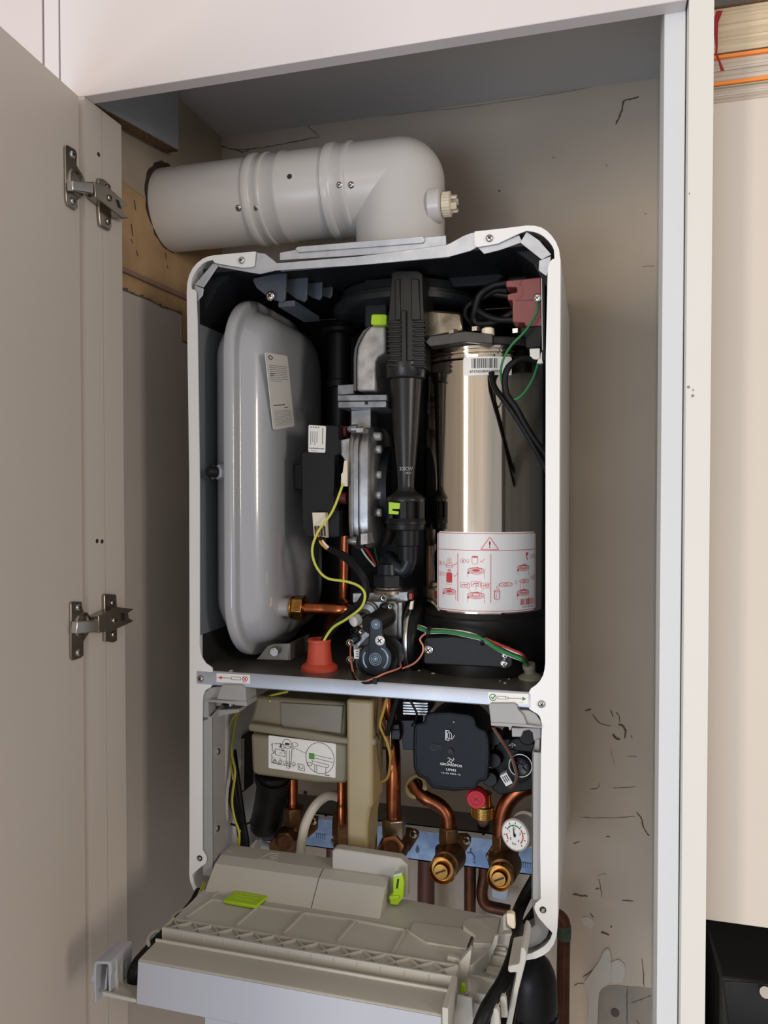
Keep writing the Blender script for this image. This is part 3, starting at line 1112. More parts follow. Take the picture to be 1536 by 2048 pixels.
def rr_loop(x, d, R=.078, n=10, skew=0):
    a_, b_ = ha - d, hb - d
    r = max(R - d, .012)
    out = []
    for cx, cz, a0 in ((a_ - r, b_ - r, 0), (-(a_ - r), b_ - r, 90), (-(a_ - r), -(b_ - r), 180), (a_ - r, -(b_ - r), 270)):
        for k in range(n + 1):
            t = radians(a0 + 90 * k / n)
            out.append(V((x, cy_ + cx + r * cos(t), cz_ + cz + r * sin(t))))
    return out


xs = -.167
b = MB()
prof = [(xs - .0445, .10), (xs - .0445, .075), (xs - .043, .058), (xs - .037, .043), (xs - .027, .030), (xs - .016, .020), (xs - .010, .0145), (xs - .008, .012), (xs - .0078, .004), (xs - .0066, .0012), (xs - .004, 0), (xs + .003, 0), (xs + .006, .0008), (xs + .0076, .003), (xs + .0082, .006),
        (xs + .0084, .0115), (xs + .0092, .0135), (xs + .012, .0145), (xs + .020, .0175), (xs + .028, .022), (xs + .0345, .030), (xs + .0385, .040), (xs + .0405, .053), (xs + .0415, .075), (xs + .0418, .10)]
b.loft([rr_loop(x, d) for x, d in prof])
ev = part(b, 'expansion_vessel', vessel_paint, smooth=60)
xf = xs + .0421
b = MB()
sf = quad_surf(b, atX(530, 704, xf), atX(575, 712, xf), atX(589, 853, xf), atX(547, 860, xf), 44, 150, .0004)
sticker(b, sf, 0, .0006, .08)
sf.ell(9, 9, 3.4, 3.4, 1.2, 1)
sf.scribble(5, 22, 40, 56, 9, 2, 5, .95, .22)
sf.scribble(5, 38, 14, 46, 2, 1, 8, 1, .3)
sf.scribble(5, 100, 40, 104, 1, 1, 6, 1, .4)
sf.scribble(26, 106, 38, 109, 1, 1, 4, 1, .5)
sf.scribble(5, 112, 40, 144, 11, 2, 2, .98, .22)
b.build('label', [paper, ink_k, ink_gy], ev)
b = MB()
pv = at(430, 945, .045)
b.nut(V((xs - .047, pv.y, pv.z)) + V((.003, 0, 0)), V((xs - .040, pv.y, pv.z)), .009)
d_ = V((-.62, -.78, 0)).normalized()
pn = at(440, 944, .012)
b.nut(pn - d_ * .004, pn + d_ * .004, .0092)
b.build('valve_nut', M('nut_grey', (176, 180, 186), .35, .3), ev)
b = MB()
b.lathe(pn + d_ * .003, d_, [(0, .0062), (.003, .0068), (.011, .0066), (.0135, .0054), (.0142, .001)], 20)
b.build('air_valve', black_soft, ev)
pu = atX(572, 1214, xf + .004)
uy, uz = pu.y, pu.z
b = MB()
b.lathe((xf - .012, uy, uz), (1, 0, 0), [(0, .0135), (.012, .0125), (.014, .0118), (.026, .0118)], 28)
b.build('outlet_stub', hinge_pl, ev)
b = MB()
xa, xb_ = at(588, 1212, uy).x, at(611, 1212, uy).x
b.nut((xa, uy, uz), (xb_, uy, uz), .0158, 0, .2)
b.lathe((xa - .003, uy, uz), (1, 0, 0), [(0, .0145), (.003, .0145)], 24)
b.build('outlet_nut', brass, ev, bevel=.0006)
# brackets
b = MB()
for k, (x0, y0) in enumerate(((505, 556), (556, 556), (586, 552), (607, 548))):
    Yk = .03 + .024 * k
    w = 50 if k == 0 else 42
    b.pp([(x0, y0 + 5), (x0 + 3, y0), (x0 + w + 18, y0 - 14), (x0 + w + 15, y0 + 42), (x0 + w + 10, y0 + 48), (x0 + 36, y0 + 42), (x0 + 8, y0 + 20)], Yk, .004)
b.bb(at(560, 560, .04).x, at(628, 560, .1).x, .034, .12, .728, .735)
b.build('top_bracket', grey_br, ev, bevel=.0008)
b = MB()
b.pp([(535, 1292), (546, 1288), (578, 1287), (577, 1321), (512, 1319), (518, 1313)], .04, .0025)
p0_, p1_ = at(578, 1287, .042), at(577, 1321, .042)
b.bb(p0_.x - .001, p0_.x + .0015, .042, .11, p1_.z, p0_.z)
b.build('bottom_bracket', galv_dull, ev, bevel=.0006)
screw('screw', at(542, 592, .027), V((0, -1, 0)), .006, ev, chrome_s, True, .004)
p = at(547, 1302, .038)
b = MB()
b.nut(p, p + V((.004, -.007, 0)), .0058)
b.lathe(p + V((.004, -.007, 0)), V((.5, -1, 0)), [(0, .0042), (.004, .0042)], 16)
b.build('bracket_bolt', chrome_s, ev)

# ---- fan
fanY = .125
zf = at(722, 975, fanY).z
fx0, fx1 = at(700, 960, .06).x, at(742, 960, .06).x
fw = fx1 - fx0
rF = (at(722, 855, fanY).z - at(722, 1090, fanY).z) / 2
b = MB()


def fan_loop(x, d):
    a_, b_, r = .070 - d, rF - d, .034 - d * .5
    out = []
    for cx, cz, a0 in ((a_ - r, b_ - r, 0), (-(a_ - r), b_ - r, 90), (-(a_ - r), -(b_ - r), 180), (a_ - r, -(b_ - r), 270)):
        for k_ in range(9):
            t = radians(a0 + 90 * k_ / 8)
            out.append(V((x, fanY + cx + r * cos(t), zf + cz + r * sin(t))))
    return out


b.loft([fan_loop(fx0 + fw * q_, d) for q_, d in ((0, .003), (0, 0), (.10, -.0012), (.2, -.0012), (.21, .0010), (.32, .001), (.33, -.001), (.45, -.001), (.47, .003), (.57, .003), (.59, 0), (.88, .0006), (.97, .003), (1.08, .008), (1.16, .014), (1.18, .03))])
b.pp([(703, 822), (741, 820), (741, 870), (703, 870)], .075, .03)
fan = part(b, 'fan_housing', alu_b)
for (x, y, hh) in ((696, 858, 9), (696, 1082, 9)):
    b = MB()
    p = at(x, y, .055)
    b.lathe(p, (1, 0, 0), [(0, .003), (.003, .0045), (.006, .0045), (.006, .0055), (.012, .0055)], 14)
    b.build('bolt', alu_b, fan)
for pts in ([(721, 1068), (735, 1066), (735, 1088), (721, 1090)], [(712, 856), (726, 855), (726, 864), (712, 865)]):
    b = MB()
    b.pp(pts, .045, .03)
    b.build('lug', alu, fan, bevel=.0006)
b = MB()
for y, h in ((873, 5), (899, 10), (950, 6), (990, 9), (1025, 5)):
    p = at(753, y, .075)
    b.lathe(p - V((.004, 0, 0)), (1, 0, 0), [(0, .0055), (.010, .005), (.011, .0036)], 16)
b.lathe((fx1 + .003, fanY, zf), (1, 0, 0), [(0, rF * .7), (.012, rF * .68), (.014, rF * .56)], 40, 1)
b.build('rear_boss', [alu, char_pl], fan)
for y in (864, 996):
    b = MB()
    p = at(678, y, .075)
    b.lathe(p - V((.006, 0, 0)), (1, 0, 0), [(0, .0075), (.017, .0075)], 20)
    b.build('rubber_mount', maroon, fan)
b = MB()
b.pp([(681, 880), (700, 876), (700, 925), (692, 924), (681, 908)], .06, .02)
b.build('side_cover', alu, fan, bevel=.001)
b = MB()
b.pp([(618, 849), (676, 851), (678, 908), (668, 912), (667, 1018), (678, 1022), (678, 1074), (658, 1076), (613, 1074), (604, 1058), (602, 905), (617, 902)], .05, .10)
b.pp([(586, 928), (604, 927), (604, 980), (588, 979)], .10, .02)
mo = b.build('motor', M('motor_black', (30, 30, 31), .5, var=.05, spec=.2), fan, bevel=.0015)
b = MB()
sf = quad_surf(b, at(617, 850, .0495), at(652, 852, .0495), at(650.5, 905.5, .0495), at(616.5, 904, .0495), 35, 55)
sticker(b, sf, 0, .0003, .08)
sf.text('ebmpapst', 17.5, 47, 3.6, 1, 31, pi, .02)
sf.scribble(5, 51.5, 28, 53, 1, 1, 3, 1, .6)
for i, (y, w) in enumerate(((9, .3), (14, .3), (19, .3))):
    pass
for k in range(4):
    sf.scribble(4 + k * 5, 2.5, 7.5 + k * 5, 5, 1, 1, k, 1, .8)
for k in range(4):
    sf.line(5 + k * 4.2, 12, 5 + k * 4.2, 40 - 5 * (k % 2), 1.1, 2)
sf.line(29, 4, 29, 38, 1.6, 2)
b.build('label', [paper, ink_k, ink_gy], mo)
b = MB()
b.pp([(624, 1025), (651, 1025), (653, 1076), (628, 1078)], .042, .01)
for k in range(4):
    b.pp([(628 + 6 * k, 1052), (632 + 6 * k, 1052), (633 + 6 * k, 1072), (630 + 6 * k, 1072)], .0405, .003, 1)
b.build('plug', [pale_pl, seam_d], mo, bevel=.0005)
b = MB()
b.pp([(688, 921), (694, 921), (693.5, 973), (681.5, 972), (682, 948), (685, 945)], .045, .006)
b.build('spade_connector', pale_pl, fan, bevel=.0006)

# ---- cast elbow and flange on top of the fan
b = MB()
b.pp([(742, 651), (771, 651), (771, 705), (756, 713), (751, 722), (750, 735), (750, 782), (713, 782), (713, 718), (715, 695), (722, 679), (731, 663)], .055, .05)
eb = part(b, 'air_elbow', alu, bevel=.003, seg=3)
b = MB()
b.pp([(739, 652), (742, 651), (731, 664), (721.5, 680), (715, 695), (713, 718), (713, 782), (707, 782), (707, 715), (709, 697), (716, 677), (726, 661)], .058, .05)
b.build('rim', M('dark_alu', (96, 94, 92), .5, .6, var=.1), eb, bevel=.0008)
b = MB()
b.pp([(675, 770), (708, 768), (708, 788), (675, 790)], .07, .05)
b.pp([(675, 790), (773, 789), (773, 801), (675, 802)], .045, .07)
b.pp([(676, 803), (772, 802), (772, 814.5), (676, 816)], .0455, .07)
b.pp([(729, 803), (736, 803), (736, 809), (729, 809)], .0445, .003, 1)
b.build('flange', [M('flange_alu', (150, 152, 156), .38, .75, rgb2=(118, 120, 124), vscale=60, bump=.08), ink_k], eb, bevel=.0008)
b = MB()
b.pp([(742, 630), (745, 628), (771, 628), (774, 631), (773, 648), (770, 650), (744, 650), (741, 647)], .05, .02)
b.build('clip', lime, eb, bevel=.0015)

# ---- venturi column
VY = .060
b = MB()
b.pp([(783, 545), (795, 541), (836, 541), (845, 548), (848, 640), (849, 735), (779, 735), (776, 640)], .040, .06)
for k in range(10):
    y = 641 + 9.6 * k
    b.pp([(774, y), (802, y - .5), (802, y + 5), (774, y + 5.5)], .0365, .008)
    b.pp([(824, y - 1), (850, y - 2), (850, y + 3.5), (824, y + 4)], .0365, .008)
b.pp([(789, 560), (800, 556), (800, 640), (790, 640)], .0375, .004)
b.pp([(822, 556), (838, 558), (840, 640), (822, 640)], .0375, .004)
b.pp([(802, 620), (812, 620), (812, 735), (802, 735)], .036, .006)
vt = part(b, 'venturi', char_pl if False else M('venturi_black', (34, 33, 31), .34, var=.06, spec=.35), bevel=.0012)
b = MB()
b.lz(812, VY, [(727, 39), (729, 40.5), (756, 39.5), (759, 37), (761, 33), (800, 30), (860, 26), (925, 20), (950, 17.5), (972, 16.8), (978, 17.5), (985, 23), (991, 33), (996, 38), (1000, 39), (1003, 38)], 48)
vb = b.build('mixing_tube', M('tube_black', (29, 28, 27), .33, var=.05, spec=.4), vt)
b = MB()
px0 = 812
k = S(812, .05)
sf = quad_surf(b, at(796, 928, VY - 17.8 * k), at(829, 928, VY - 17.2 * k), at(829, 950, VY - 17 * k), at(796, 950, VY - 17.2 * k), 33, 22, .0005)
cxt = at(812, 940, VY)
rt = 17.9 * S(812, VY)


def f_cyl(u, v):
    a = (u - .5) * 33 / 17.9 + .2
    z = at(812, 928 + 22 * v, VY).z
    r_ = rt + (.5 - v) * .0014 + .0003
    return V((cxt.x + sin(a) * r_, cxt.y - cos(a) * r_, z))


sf = Surf(b, f_cyl, lambda u, v: V((sin((u - .5) * 33 / 17.9 + .2), -cos((u - .5) * 33 / 17.9 + .2), 0)), 33, 22, .0004)
sf.text('30KW', 17.5, 10, 8, 0, 27, 0, .02)
sf.text('MAX', 23, 18.5, 4, 0, 12, 0, .02)
b.build('marking', M('mark_grey', (140, 138, 134), .6), vb)
b = MB()
b.lz(812, VY, [(1003, 28), (1036, 28)], 40, 1)
for a in (0.1, 1.15, 2.2, 3.25, 4.3, 5.35):
    c_ = at(812, 1020, VY)
    r_ = 35 * k
    b.box((c_.x + sin(a) * r_, c_.y - cos(a) * r_, c_.z), (.007, .004, 36 * k), 0, Matrix.Rotation(a, 3, 'Z'))
b.lz(812, VY, [(1036, 39), (1040, 40), (1042, 41), (1047, 41), (1048, 39), (1058, 38), (1060, 36)], 40)
b.lz(815, VY, [(1058, 24), (1090, 23.5), (1092, 21), (1120, 20)], 32)
cg = b.build('air_inlet', [black_pl, black_soft], vt)
b = MB()
b.pp([(777, 1004), (800, 1006), (799, 1018), (784, 1018), (784, 1021), (797, 1023), (796, 1029), (777, 1028)], VY - 41 * k, .004)
b.build('clip', lime, cg, bevel=.0005)
b = MB()
b.tp([(815, 1100, VY), (817, 1122, VY), (806, 1140, VY), (790, 1132, VY), (778, 1118, VY + .01), (775, 1135, VY + .01), (775, 1152, VY + .01)], 17 * k, 20)
b.lz(777, VY, [(1128, 22), (1150, 24), (1152, 27)], 24)
gp_ = b.build('gas_pipe', blue_pl, vt)
b = MB()
b.lz(777, VY, [(1148, 28), (1150, 30), (1172, 30), (1174, 27)], 6)
b.build('union_nut', char_pl, vt)
b = MB()
b.pp([(729, 545), (770, 538), (774, 560), (774, 652), (729, 655)], .085, .08)
b.build('air_duct', M('duct_dark', (30, 34, 38), .45, var=.05, spec=.3), vt, bevel=.002)

# ---- heat exchanger
HX, HY, HR = .1205, .130, .0755


def z_at(px, py, Y=.055):
    return at(px, py, Y).z


zb_, ztp = z_at(967, 1232), z_at(967, 716)
b = MB()
b.lathe((HX, HY, zb_), (0, 0, 1), [(0, HR - .002), (.002, HR), (ztp - zb_ - .001, HR), (ztp - zb_, HR - .002)], 96)
hx = part(b, 'heat_exchanger', chrome, smooth=30)
b = MB()
h = z_at(967, 690) - ztp
b.lathe((HX, HY, ztp), (0, 0, 1), [(0, HR - .003), (h * .08, HR - .001), (h * .12, HR + .001), (h * .3, HR + .0015), (h * .36, HR - .002), (h * .45, HR - .002), (h * .5, HR + .0012), (h * .62, HR + .0012), (h * .68, HR - .002), (h * .76, HR - .002), (h * .8, HR + .001), (h, HR + .001)], 96)
b.build('bead_rings', chrome, hx)
zf0 = z_at(967, 689)
b = MB()
b.lathe((HX, HY, zf0), (0, 0, 1), [(0, HR + .003), (.001, HR + .0045), (.008, HR + .0045), (.009, HR + .003)], 64)
b.pp([(850, 684), (860, 672), (930, 662), (985, 668), (985, 687), (930, 684), (860, 693)], .042, .02)
lid = b.build('lid_flange', M('lid_dark', (66, 64, 62), .42, .5, var=.12, vscale=60), hx, bevel=.001)
for (x, y) in ((952, 664), (906, 670), (1033, 668)):
    b = MB()
    p = at(x, y, .06)
    b.nut(p, p + V((0, 0, .006)), .006)
    b.build('bolt', nickel, lid)
b = MB()
p = at(976, 672, .055)
b.lathe(p, (0, 0, 1), [(0, .0072), (.002, .0076), (.008, .0072), (.0095, .005)], 20)
b.build('bolt_cap', pale_pl, lid)
b = MB()
p = z_at(968, 664, .09)
b.lathe((HX + .004, HY - .02, zf0 + .008), (0, 0, 1), [(0, .034), (.012, .032), (.022, .030), (.026, .026), (.028, .012)], 40)
b.lathe((HX - .002, HY - .03, zf0 + .034), (0, 0, 1), [(0, .024), (.006, .024), (.01, .018)], 30)
b.build('burner_cap', black_pl, lid)
b = MB()
b.pp([(848, 622), (860, 619), (918, 624), (924, 628), (926, 664), (860, 676), (848, 680)], .068, .05)
b.build('burner_manifold', M('manifold_alu', (150, 142, 126), .34, .85, rgb2=(90, 80, 66), vscale=34, bump=.08), hx, bevel=.003)
b = MB()
b.lathe((HX, HY, zt_), (0, 0, 1), [(0, HR + .004), (zb_ - zt_ - .016, HR + .006), (zb_ - zt_ - .014, HR + .0065), (zb_ - zt_ - .006, HR + .0065), (zb_ - zt_ - .004, HR + .003), (zb_ - zt_ + .002, HR + .001)], 64)
b.build('sump', M('sump_black', (22, 21, 20), .4, var=.08, spec=.25), hx)
b = MB()
b.pp([(847, 1280), (851, 1274), (905, 1272), (972, 1278), (1020, 1293), (1026, 1300), (1026, 1330), (1020, 1337), (850, 1329), (846, 1324)], .040, .035)
cv = b.build('sump_cover', M('cover_black', (24, 24, 25), .45, var=.06, spec=.2), hx, bevel=.0025)
screw('screw', at(857, 1300, .0395), V((0, -1, 0)), .0056, cv)
screw('screw', at(1008, 1328, .0395), V((0, -1, 0)), .0048, cv)
screw('screw', at(1010, 1312, .0395), V((0, -1, 0)), .0042, cv)


def cyl_hit(px, py):
    d = ray(px, py)
    ox, oy = CAM.x - HX, CAM.y - HY
    A, B_, C_ = d.x ** 2 + d.y ** 2, 2 * (ox * d.x + oy * d.y), ox * ox + oy * oy - HR * HR
    t = (-B_ - sqrt(max(B_ * B_ - 4 * A * C_, 0))) / (2 * A)
    p = CAM + d * t
    return atan2(p.x - HX, -(p.y - HY)), p.z


def cyl_label(name, px0, py0, px1, py1, W_, H_, draw, mats, r=.05):
    a0, z0 = cyl_hit(px0, py0)
    a1, z1 = cyl_hit(px1, py1)
    R = HR + .0003
    f = lambda u, v: V((HX + sin(a0 + (a1 - a0) * u) * R, HY - cos(a0 + (a1 - a0) * u) * R, z0 + (z1 - z0) * v))
    n = lambda u, v: V((sin(a0 + (a1 - a0) * u), -cos(a0 + (a1 - a0) * u), 0))
    b = MB()
    sf = Surf(b, f, n, W_, H_, .0003)
    rr = r * H_
    N = 28
    for i in range(N):                           # backing strip by strip, corners rounded
        xs_ = [W_ * i / N, W_ * (i + 1) / N]
        col = []
        for x in xs_:
            e = max(rr - min(x, W_ - x), 0)
            col.append(rr - sqrt(max(rr * rr - e * e, 0)))
        b.add([sf.P(xs_[0], H_ - col[0], 0), sf.P(xs_[1], H_ - col[1], 0), sf.P(xs_[1], col[1], 0), sf.P(xs_[0], col[0], 0)], [(0, 1, 2, 3)], 0)
    draw(sf)
    return b.build(name, mats, hx)


def draw_bar(s):
    s.bars(14, 3, 58, 20, 24, 1, 4)
    s.text('8737603804176092', 36, 25.5, 4.4, 1, 50, 0, .01)


cyl_label('barcode_label', 927, 715, 1023, 751, 82, 32, draw_bar, [paper, ink_k], .04)


def draw_main(s):
    R_, P_, K_ = 1, 2, 3
    s.pline([(3, 3), (193, 3), (193, 160), (3, 160)], 1.1, R_, True)
    s.line(4, 37, 192, 37, 1.0, R_)
    s.line(45, 44, 45, 142, .9, R_)
    s.line(102, 44, 102, 143, .9, R_)
    s.pline([(100, 10), (115, 35), (85, 35)], 1.6, P_, True)
    s.text('!', 100, 25, 13, K_, 2.6, 0, .02)

    def ringp(cx, cy, w=13, fill=True):                # drum head in perspective
        s.ell(cx, cy, w, w * .36, 1.1, R_)
        s.ell(cx, cy - .5, w * .72, w * .24, .9, R_)
        s.ell(cx, cy, w * .48, w * .16, 1, R_, fill)
        s.ell(cx, cy + 3, w, w * .36, .9, R_, a0=0, a1=pi, n=12)
        s.rect(cx - w - 1, cy + 4, cx - w + 2.5, cy + 8, R_)
        s.line(cx - w, cy + 7, cx - w, cy + 15, .6, P_)
        s.line(cx + w, cy + 3, cx + w, cy + 17, .6, P_)
        s.line(cx + 2, cy - 7, cx + 2, cy - 4, 1.4, R_)

    def num(t, cx, cy):
        s.ell(cx, cy, 4.6, 4.6, .7, P_, n=16)
        s.text(t, cx, cy, 4.6, K_, None, 0, .02)

    def arrow(cx, cy):
        s.pline([(cx - 2, cy - 3), (cx + 2, cy - 3), (cx + 2, cy + 1), (cx, cy + 4), (cx - 2, cy + 1)], .6, P_, True)

    def tick(cx, cy):
        s.pline([(cx - 3, cy), (cx - 1, cy + 3), (cx + 4.5, cy - 4)], 1, P_)
    num('2', 8, 66)
    arrow(17, 66)
    for i, (w, h) in enumerate(((4, 2), (6, 2.4), (8, 2.8), (8, 2.8))):
        s.ell(28, 57 + i * 5.2, w * .8, h * .8, .8, P_, n=14)
    s.line(21.6, 67, 21.6, 73, .8, R_)
    s.line(34.4, 67, 34.4, 73, .8, R_)
    tick(40, 66)
    num('1', 8, 88)
    arrow(17, 88)
    s.rect(22, 86, 34, 103, R_)
    s.ell(28, 86, 6, 2.2, 1, R_, True)
    s.ell(28, 103, 6, 2.2, 1, R_, True)
    s.ell(28, 107, 6, 2.2, .7, P_, a0=0, a1=pi, n=10)
    s.ell(28, 80, 2.6, 1.6, 1.4, R_)
    tick(40, 89)
    ringp(28, 122)
    num('3', 54, 59)
    arrow(63, 59)
    s.ell(75, 50, 5.5, 1.8, 1.8, R_, True)
    s.pline([(70, 51), (70, 62), (73, 65), (77, 65), (80, 62), (80, 51)], .8, P_)
    tick(87, 58)
    ringp(77, 77, 14)
    for cx, cy in ((58, 108), (77, 105), (94, 108)):
        s.pline([(cx - 8, cy - 5), (cx + 8, cy - 5), (cx + 8, cy + 5), (cx - 8, cy + 5)], .6, R_, True)
        s.pline([(cx - 6, cy + 2), (cx - 2, cy - 2), (cx + 2, cy - 1), (cx + 6, cy - 3)], 1.3, R_)
        s.ell(cx + 2, cy + 1, 3, 2, .8, R_, n=12)
    s.line(62, 113, 68, 121, .5, P_)
    s.line(77, 110, 77, 118, .5, P_)
    s.line(91, 113, 86, 121, .5, P_)
    ringp(77, 127, 14, False)
    s.line(171, 44, 170, 51, 2.4, R_)
    s.line(170, 52, 172, 58, 1.6, R_)
    s.ell(171, 45, 2, 2.6, 1.4, R_, n=12)
    arrow(181, 51)
    num('4', 188.3, 51)
    ringp(163, 72, 12.5, False)
    arrow(181, 95)
    num('5', 188.3, 95)
    s.ell(128, 106, 12, 4, 1.1, R_)
    s.ell(128, 106, 5, 1.6, .9, R_)
    s.ell(165, 101, 10, 3.6, 1.1, R_)
    s.ell(165, 101, 4, 1.4, .9, R_)
    arrow(147, 102)
    s.pline([(108, 119), (108, 134), (112, 137), (117, 134), (117, 119)], 1.1, R_)
    s.ell(112.5, 119, 4.6, 1.8, 1.1, R_)
    s.line(111, 124, 111, 134, 1.2, P_)
    arrow(114, 112)
    for x in (156, 163, 169, 174):
        s.line(x, 105, x, 117, .5, P_)
    ringp(163, 123, 13, False)
    s.bars(157, 137, 190, 150, 20, R_, 9)
    s.text('8 716 401 610', 174, 154, 3.6, K_, 26)


cyl_label('instruction_label', 875, 1062, 1070.5, 1219, 196, 163, draw_main, [M('label_white', (220, 220, 220), .4), ink_r, ink_rl, M('ink_maroon', (110, 22, 34), .6)], .03)

# ---- sump adaptor ring and dark gear at the back
b = MB()
c_ = at(818, 590, .16)
b.lathe((c_.x, .16, at(700, 612, .08).z), (0, 0, 1), [(0, .094), (.003, .10), (.010, .10), (.012, .094), (.016, .094), (.018, .09), (.028, .088), (.03, .05)], 64)
b.lathe((c_.x - .005, .16, .70), (0, 0, 1), [(0, .05), (.065, .05)], 40, 1)
part(b, 'flue_adaptor', [M('adaptor_black', (40, 42, 42), .25, var=.05, spec=.4), blue_pl])
b = MB()
b.lz(680, .17, [(658, 36), (660, 38), (667, 38), (670, 34)], 40)
b.lz(680, .17, [(670, 23), (760, 22), (762, 25), (775, 25), (777, 20), (850, 19), (1000, 19)], 28)
b.lz(682, .17, [(642, 12), (648, 24), (658, 26)], 24)
part(b, 'standpipe', black_pl)
b = MB()
b.tube([at(700, 1010, .15), at(692, 1060, .15), at(690, 1120, .15), at(689, 1180, .15), at(686, 1210, .15), at(665, 1240, .16), at(640, 1290, .17)], .0082, 16)
p_ = V((xb_ - .004, uy, uz))
b.tube([p_, p_ + V((.03, 0, 0)), p_ + V((.058, .004, 0)), at(688, 1206, .15)], .0078, 18)
part(b, 'copper_tube', copper)
b = MB()
b.pp([(895, 553), (1000, 545), (1010, 552), (985, 570), (905, 575)], .10, .01)
b.pp([(830, 500 + 40), (850, 540), (850, 560), (830, 562)], .09, .01)
b.pp([(1030, 530), (1075, 545), (1075, 560), (1012, 562)], .12, .02)
part(b, 'top_box', char_pl, bevel=.002)

# ---- ignition unit
b = MB()
b.pp([(1012, 561), (1045, 558), (1082, 554), (1084, 652), (1050, 652), (1050, 645), (1025, 644), (1025, 600), (1015, 600), (1015, 588), (1034, 584), (1034, 574), (1012, 574)], .030, .055)
b.pp([(1045, 558), (1082, 554), (1083, 600), (1030, 601), (1044, 592), (1045, 585), (1045, 572), (1038, 568)], .0285, .004)
ig = part(b, 'ignition_unit', ign, bevel=.0012)
b = MB()
b.pp([(1083, 553), (1089, 552), (1089, 720), (1084, 720)], .024, .07)
b.build('bracket', black_pl, ig)
b = MB()
b.pp([(1082, 553), (1084, 553), (1085.5, 700), (1084, 700)], .023, .003)
b.build('edge_strip', M('edge_white', (190, 188, 182), .4), ig)
screw('screw', at(1075, 596, .028), V((-.2, -1, -.1)).normalized(), .0048, ig)
b = MB()
b.pp([(1041, 654), (1084, 652), (1084, 668), (1082, 694), (1052, 696), (1051, 672), (1041, 668)], .032, .03)
b.build('connector', black_pl, ig, bevel=.001)
b = MB()
b.pp([(1059, 697), (1080, 696), (1080, 717), (1073, 719), (1060, 718)], .034, .014)
b.pp([(1076, 718), (1085, 700), (1086, 726), (1073, 728)], .036, .008)
b.build('plug', M('plug_white', (224, 222, 212), .4), ig, bevel=.0008)
b = MB()
b.tp([(1013, 566, .05), (985, 572, .05), (960, 590, .05), (950, 620, .055), (948, 638, .06), (958, 648, .06), (985, 645, .055), (1015, 632, .05), (1030, 622, .05)], .0042, 12)
b.tp([(1016, 582, .05), (990, 582, .055), (965, 596, .06), (938, 610, .065), (931, 628, .07), (940, 644, .075), (950, 656, .08)], .0036, 12)
b.tp([(1018, 592, .055), (975, 588, .06), (950, 604, .06), (958, 622, .055), (990, 638, .05), (1028, 640, .045)], .004, 12)
part(b, 'ignition_lead', black_soft)
b = MB()
b.tp([(1075, 604, .024), (1073, 626, .022), (1052, 660, .022), (1021, 693, .024), (1004, 727, .028), (1003, 761, .03), (1014, 790, .03), (1029, 799, .028), (1047, 787, .028), (1065, 759, .03), (1076, 728, .036)], .0014, 8)
part(b, 'earth_wire', wire_g)
b = MB()
b.tp([(1076, 722, .04), (1047, 717, .034), (1021, 730, .030), (1010, 753, .028), (1013, 787, .028), (1032, 816, .028), (1060, 865, .032), (1093, 912, .04), (1110, 940, .05)], .0036, 12)
b.tp([(983, 745, .0475), (984, 757, .045), (990, 776, .04), (1006, 798, .033), (1030, 832, .031), (1060, 880, .034), (1091, 935, .042), (1110, 970, .05)], .0034, 12)
part(b, 'sensor_cable', black_soft)

# ---- gas valve
b = MB()
b.pp([(705, 1186), (815, 1183), (816, 1202), (800, 1204), (705, 1206)], .075, .05)
b.pp([(712, 1203), (788, 1202), (795, 1210), (795, 1330), (790, 1338), (712, 1338), (706, 1300), (704, 1225)], .062, .06)
b.pp([(795, 1204), (804, 1204), (804, 1334), (795, 1338)], .066, .05)
b.lathe(at(735, 1226, .0625), (0, -1, 0), [(0, .0155), (.004, .0155), (.005, .0135), (.003, .012)], 32)
gv = part(b, 'gas_valve', M('valve_alu', (150, 148, 144), .4, .75, rgb2=(116, 114, 110), vscale=70, bump=.1), bevel=.001)
b = MB()
b.lathe(at(777, 1186, .085), (0, 0, 1), [(0, .019), (.004, .0185), (.006, .016), (.010, .016)], 32)
b.build('collar', M('collar_alu', (138, 128, 116), .4, .7), gv)
p = at(726, 1233, .058)
d_ = V((-.42, -.88, -.22)).normalized()
b = MB()
b.lathe(p - d_ * .006, d_, [(0, .0085), (.016, .0085)], 24, 1)
b.lathe(p + d_ * .010, d_, [(0, .007), (.008, .0066), (.0085, .0058)], 24, 0)
b.build('adjuster', [M('knob_white', (232, 230, 224), .4), nickel], gv)
b = MB()
ztv = at(812, 1275, .09).z
xd = at(804, 1275, .05).x
b.lathe((xd, .095, ztv), (1, 0, 0), [(0, .030), (.0, .046), (.002, .047), (.006, .047), (.007, .045)], 48, 0)
b.lathe((xd + .006, .095, ztv), (1, 0, 0), [(0, .044), (.004, .044), (.010, .040), (.014, .030)], 48, 1)
b.build('diaphragm', [chrome_s, black_pl], gv)
b = MB()
b.lathe(at(772, 1232, .0615), V((-.35, -1, -.2)), [(0, .013), (.035, .011)], 28)
b.lathe(at(753, 1317, .045), (0, 1, 0), [(0, .026), (.03, .028)], 36)
b.lathe(at(778, 1306, .05), (0, 1, 0), [(0, .019), (.03, .019)], 30)
b.build('solenoid', M('solenoid_black', (30, 29, 28), .4, spec=.3), gv)
b = MB()
kk = S(752, .02)


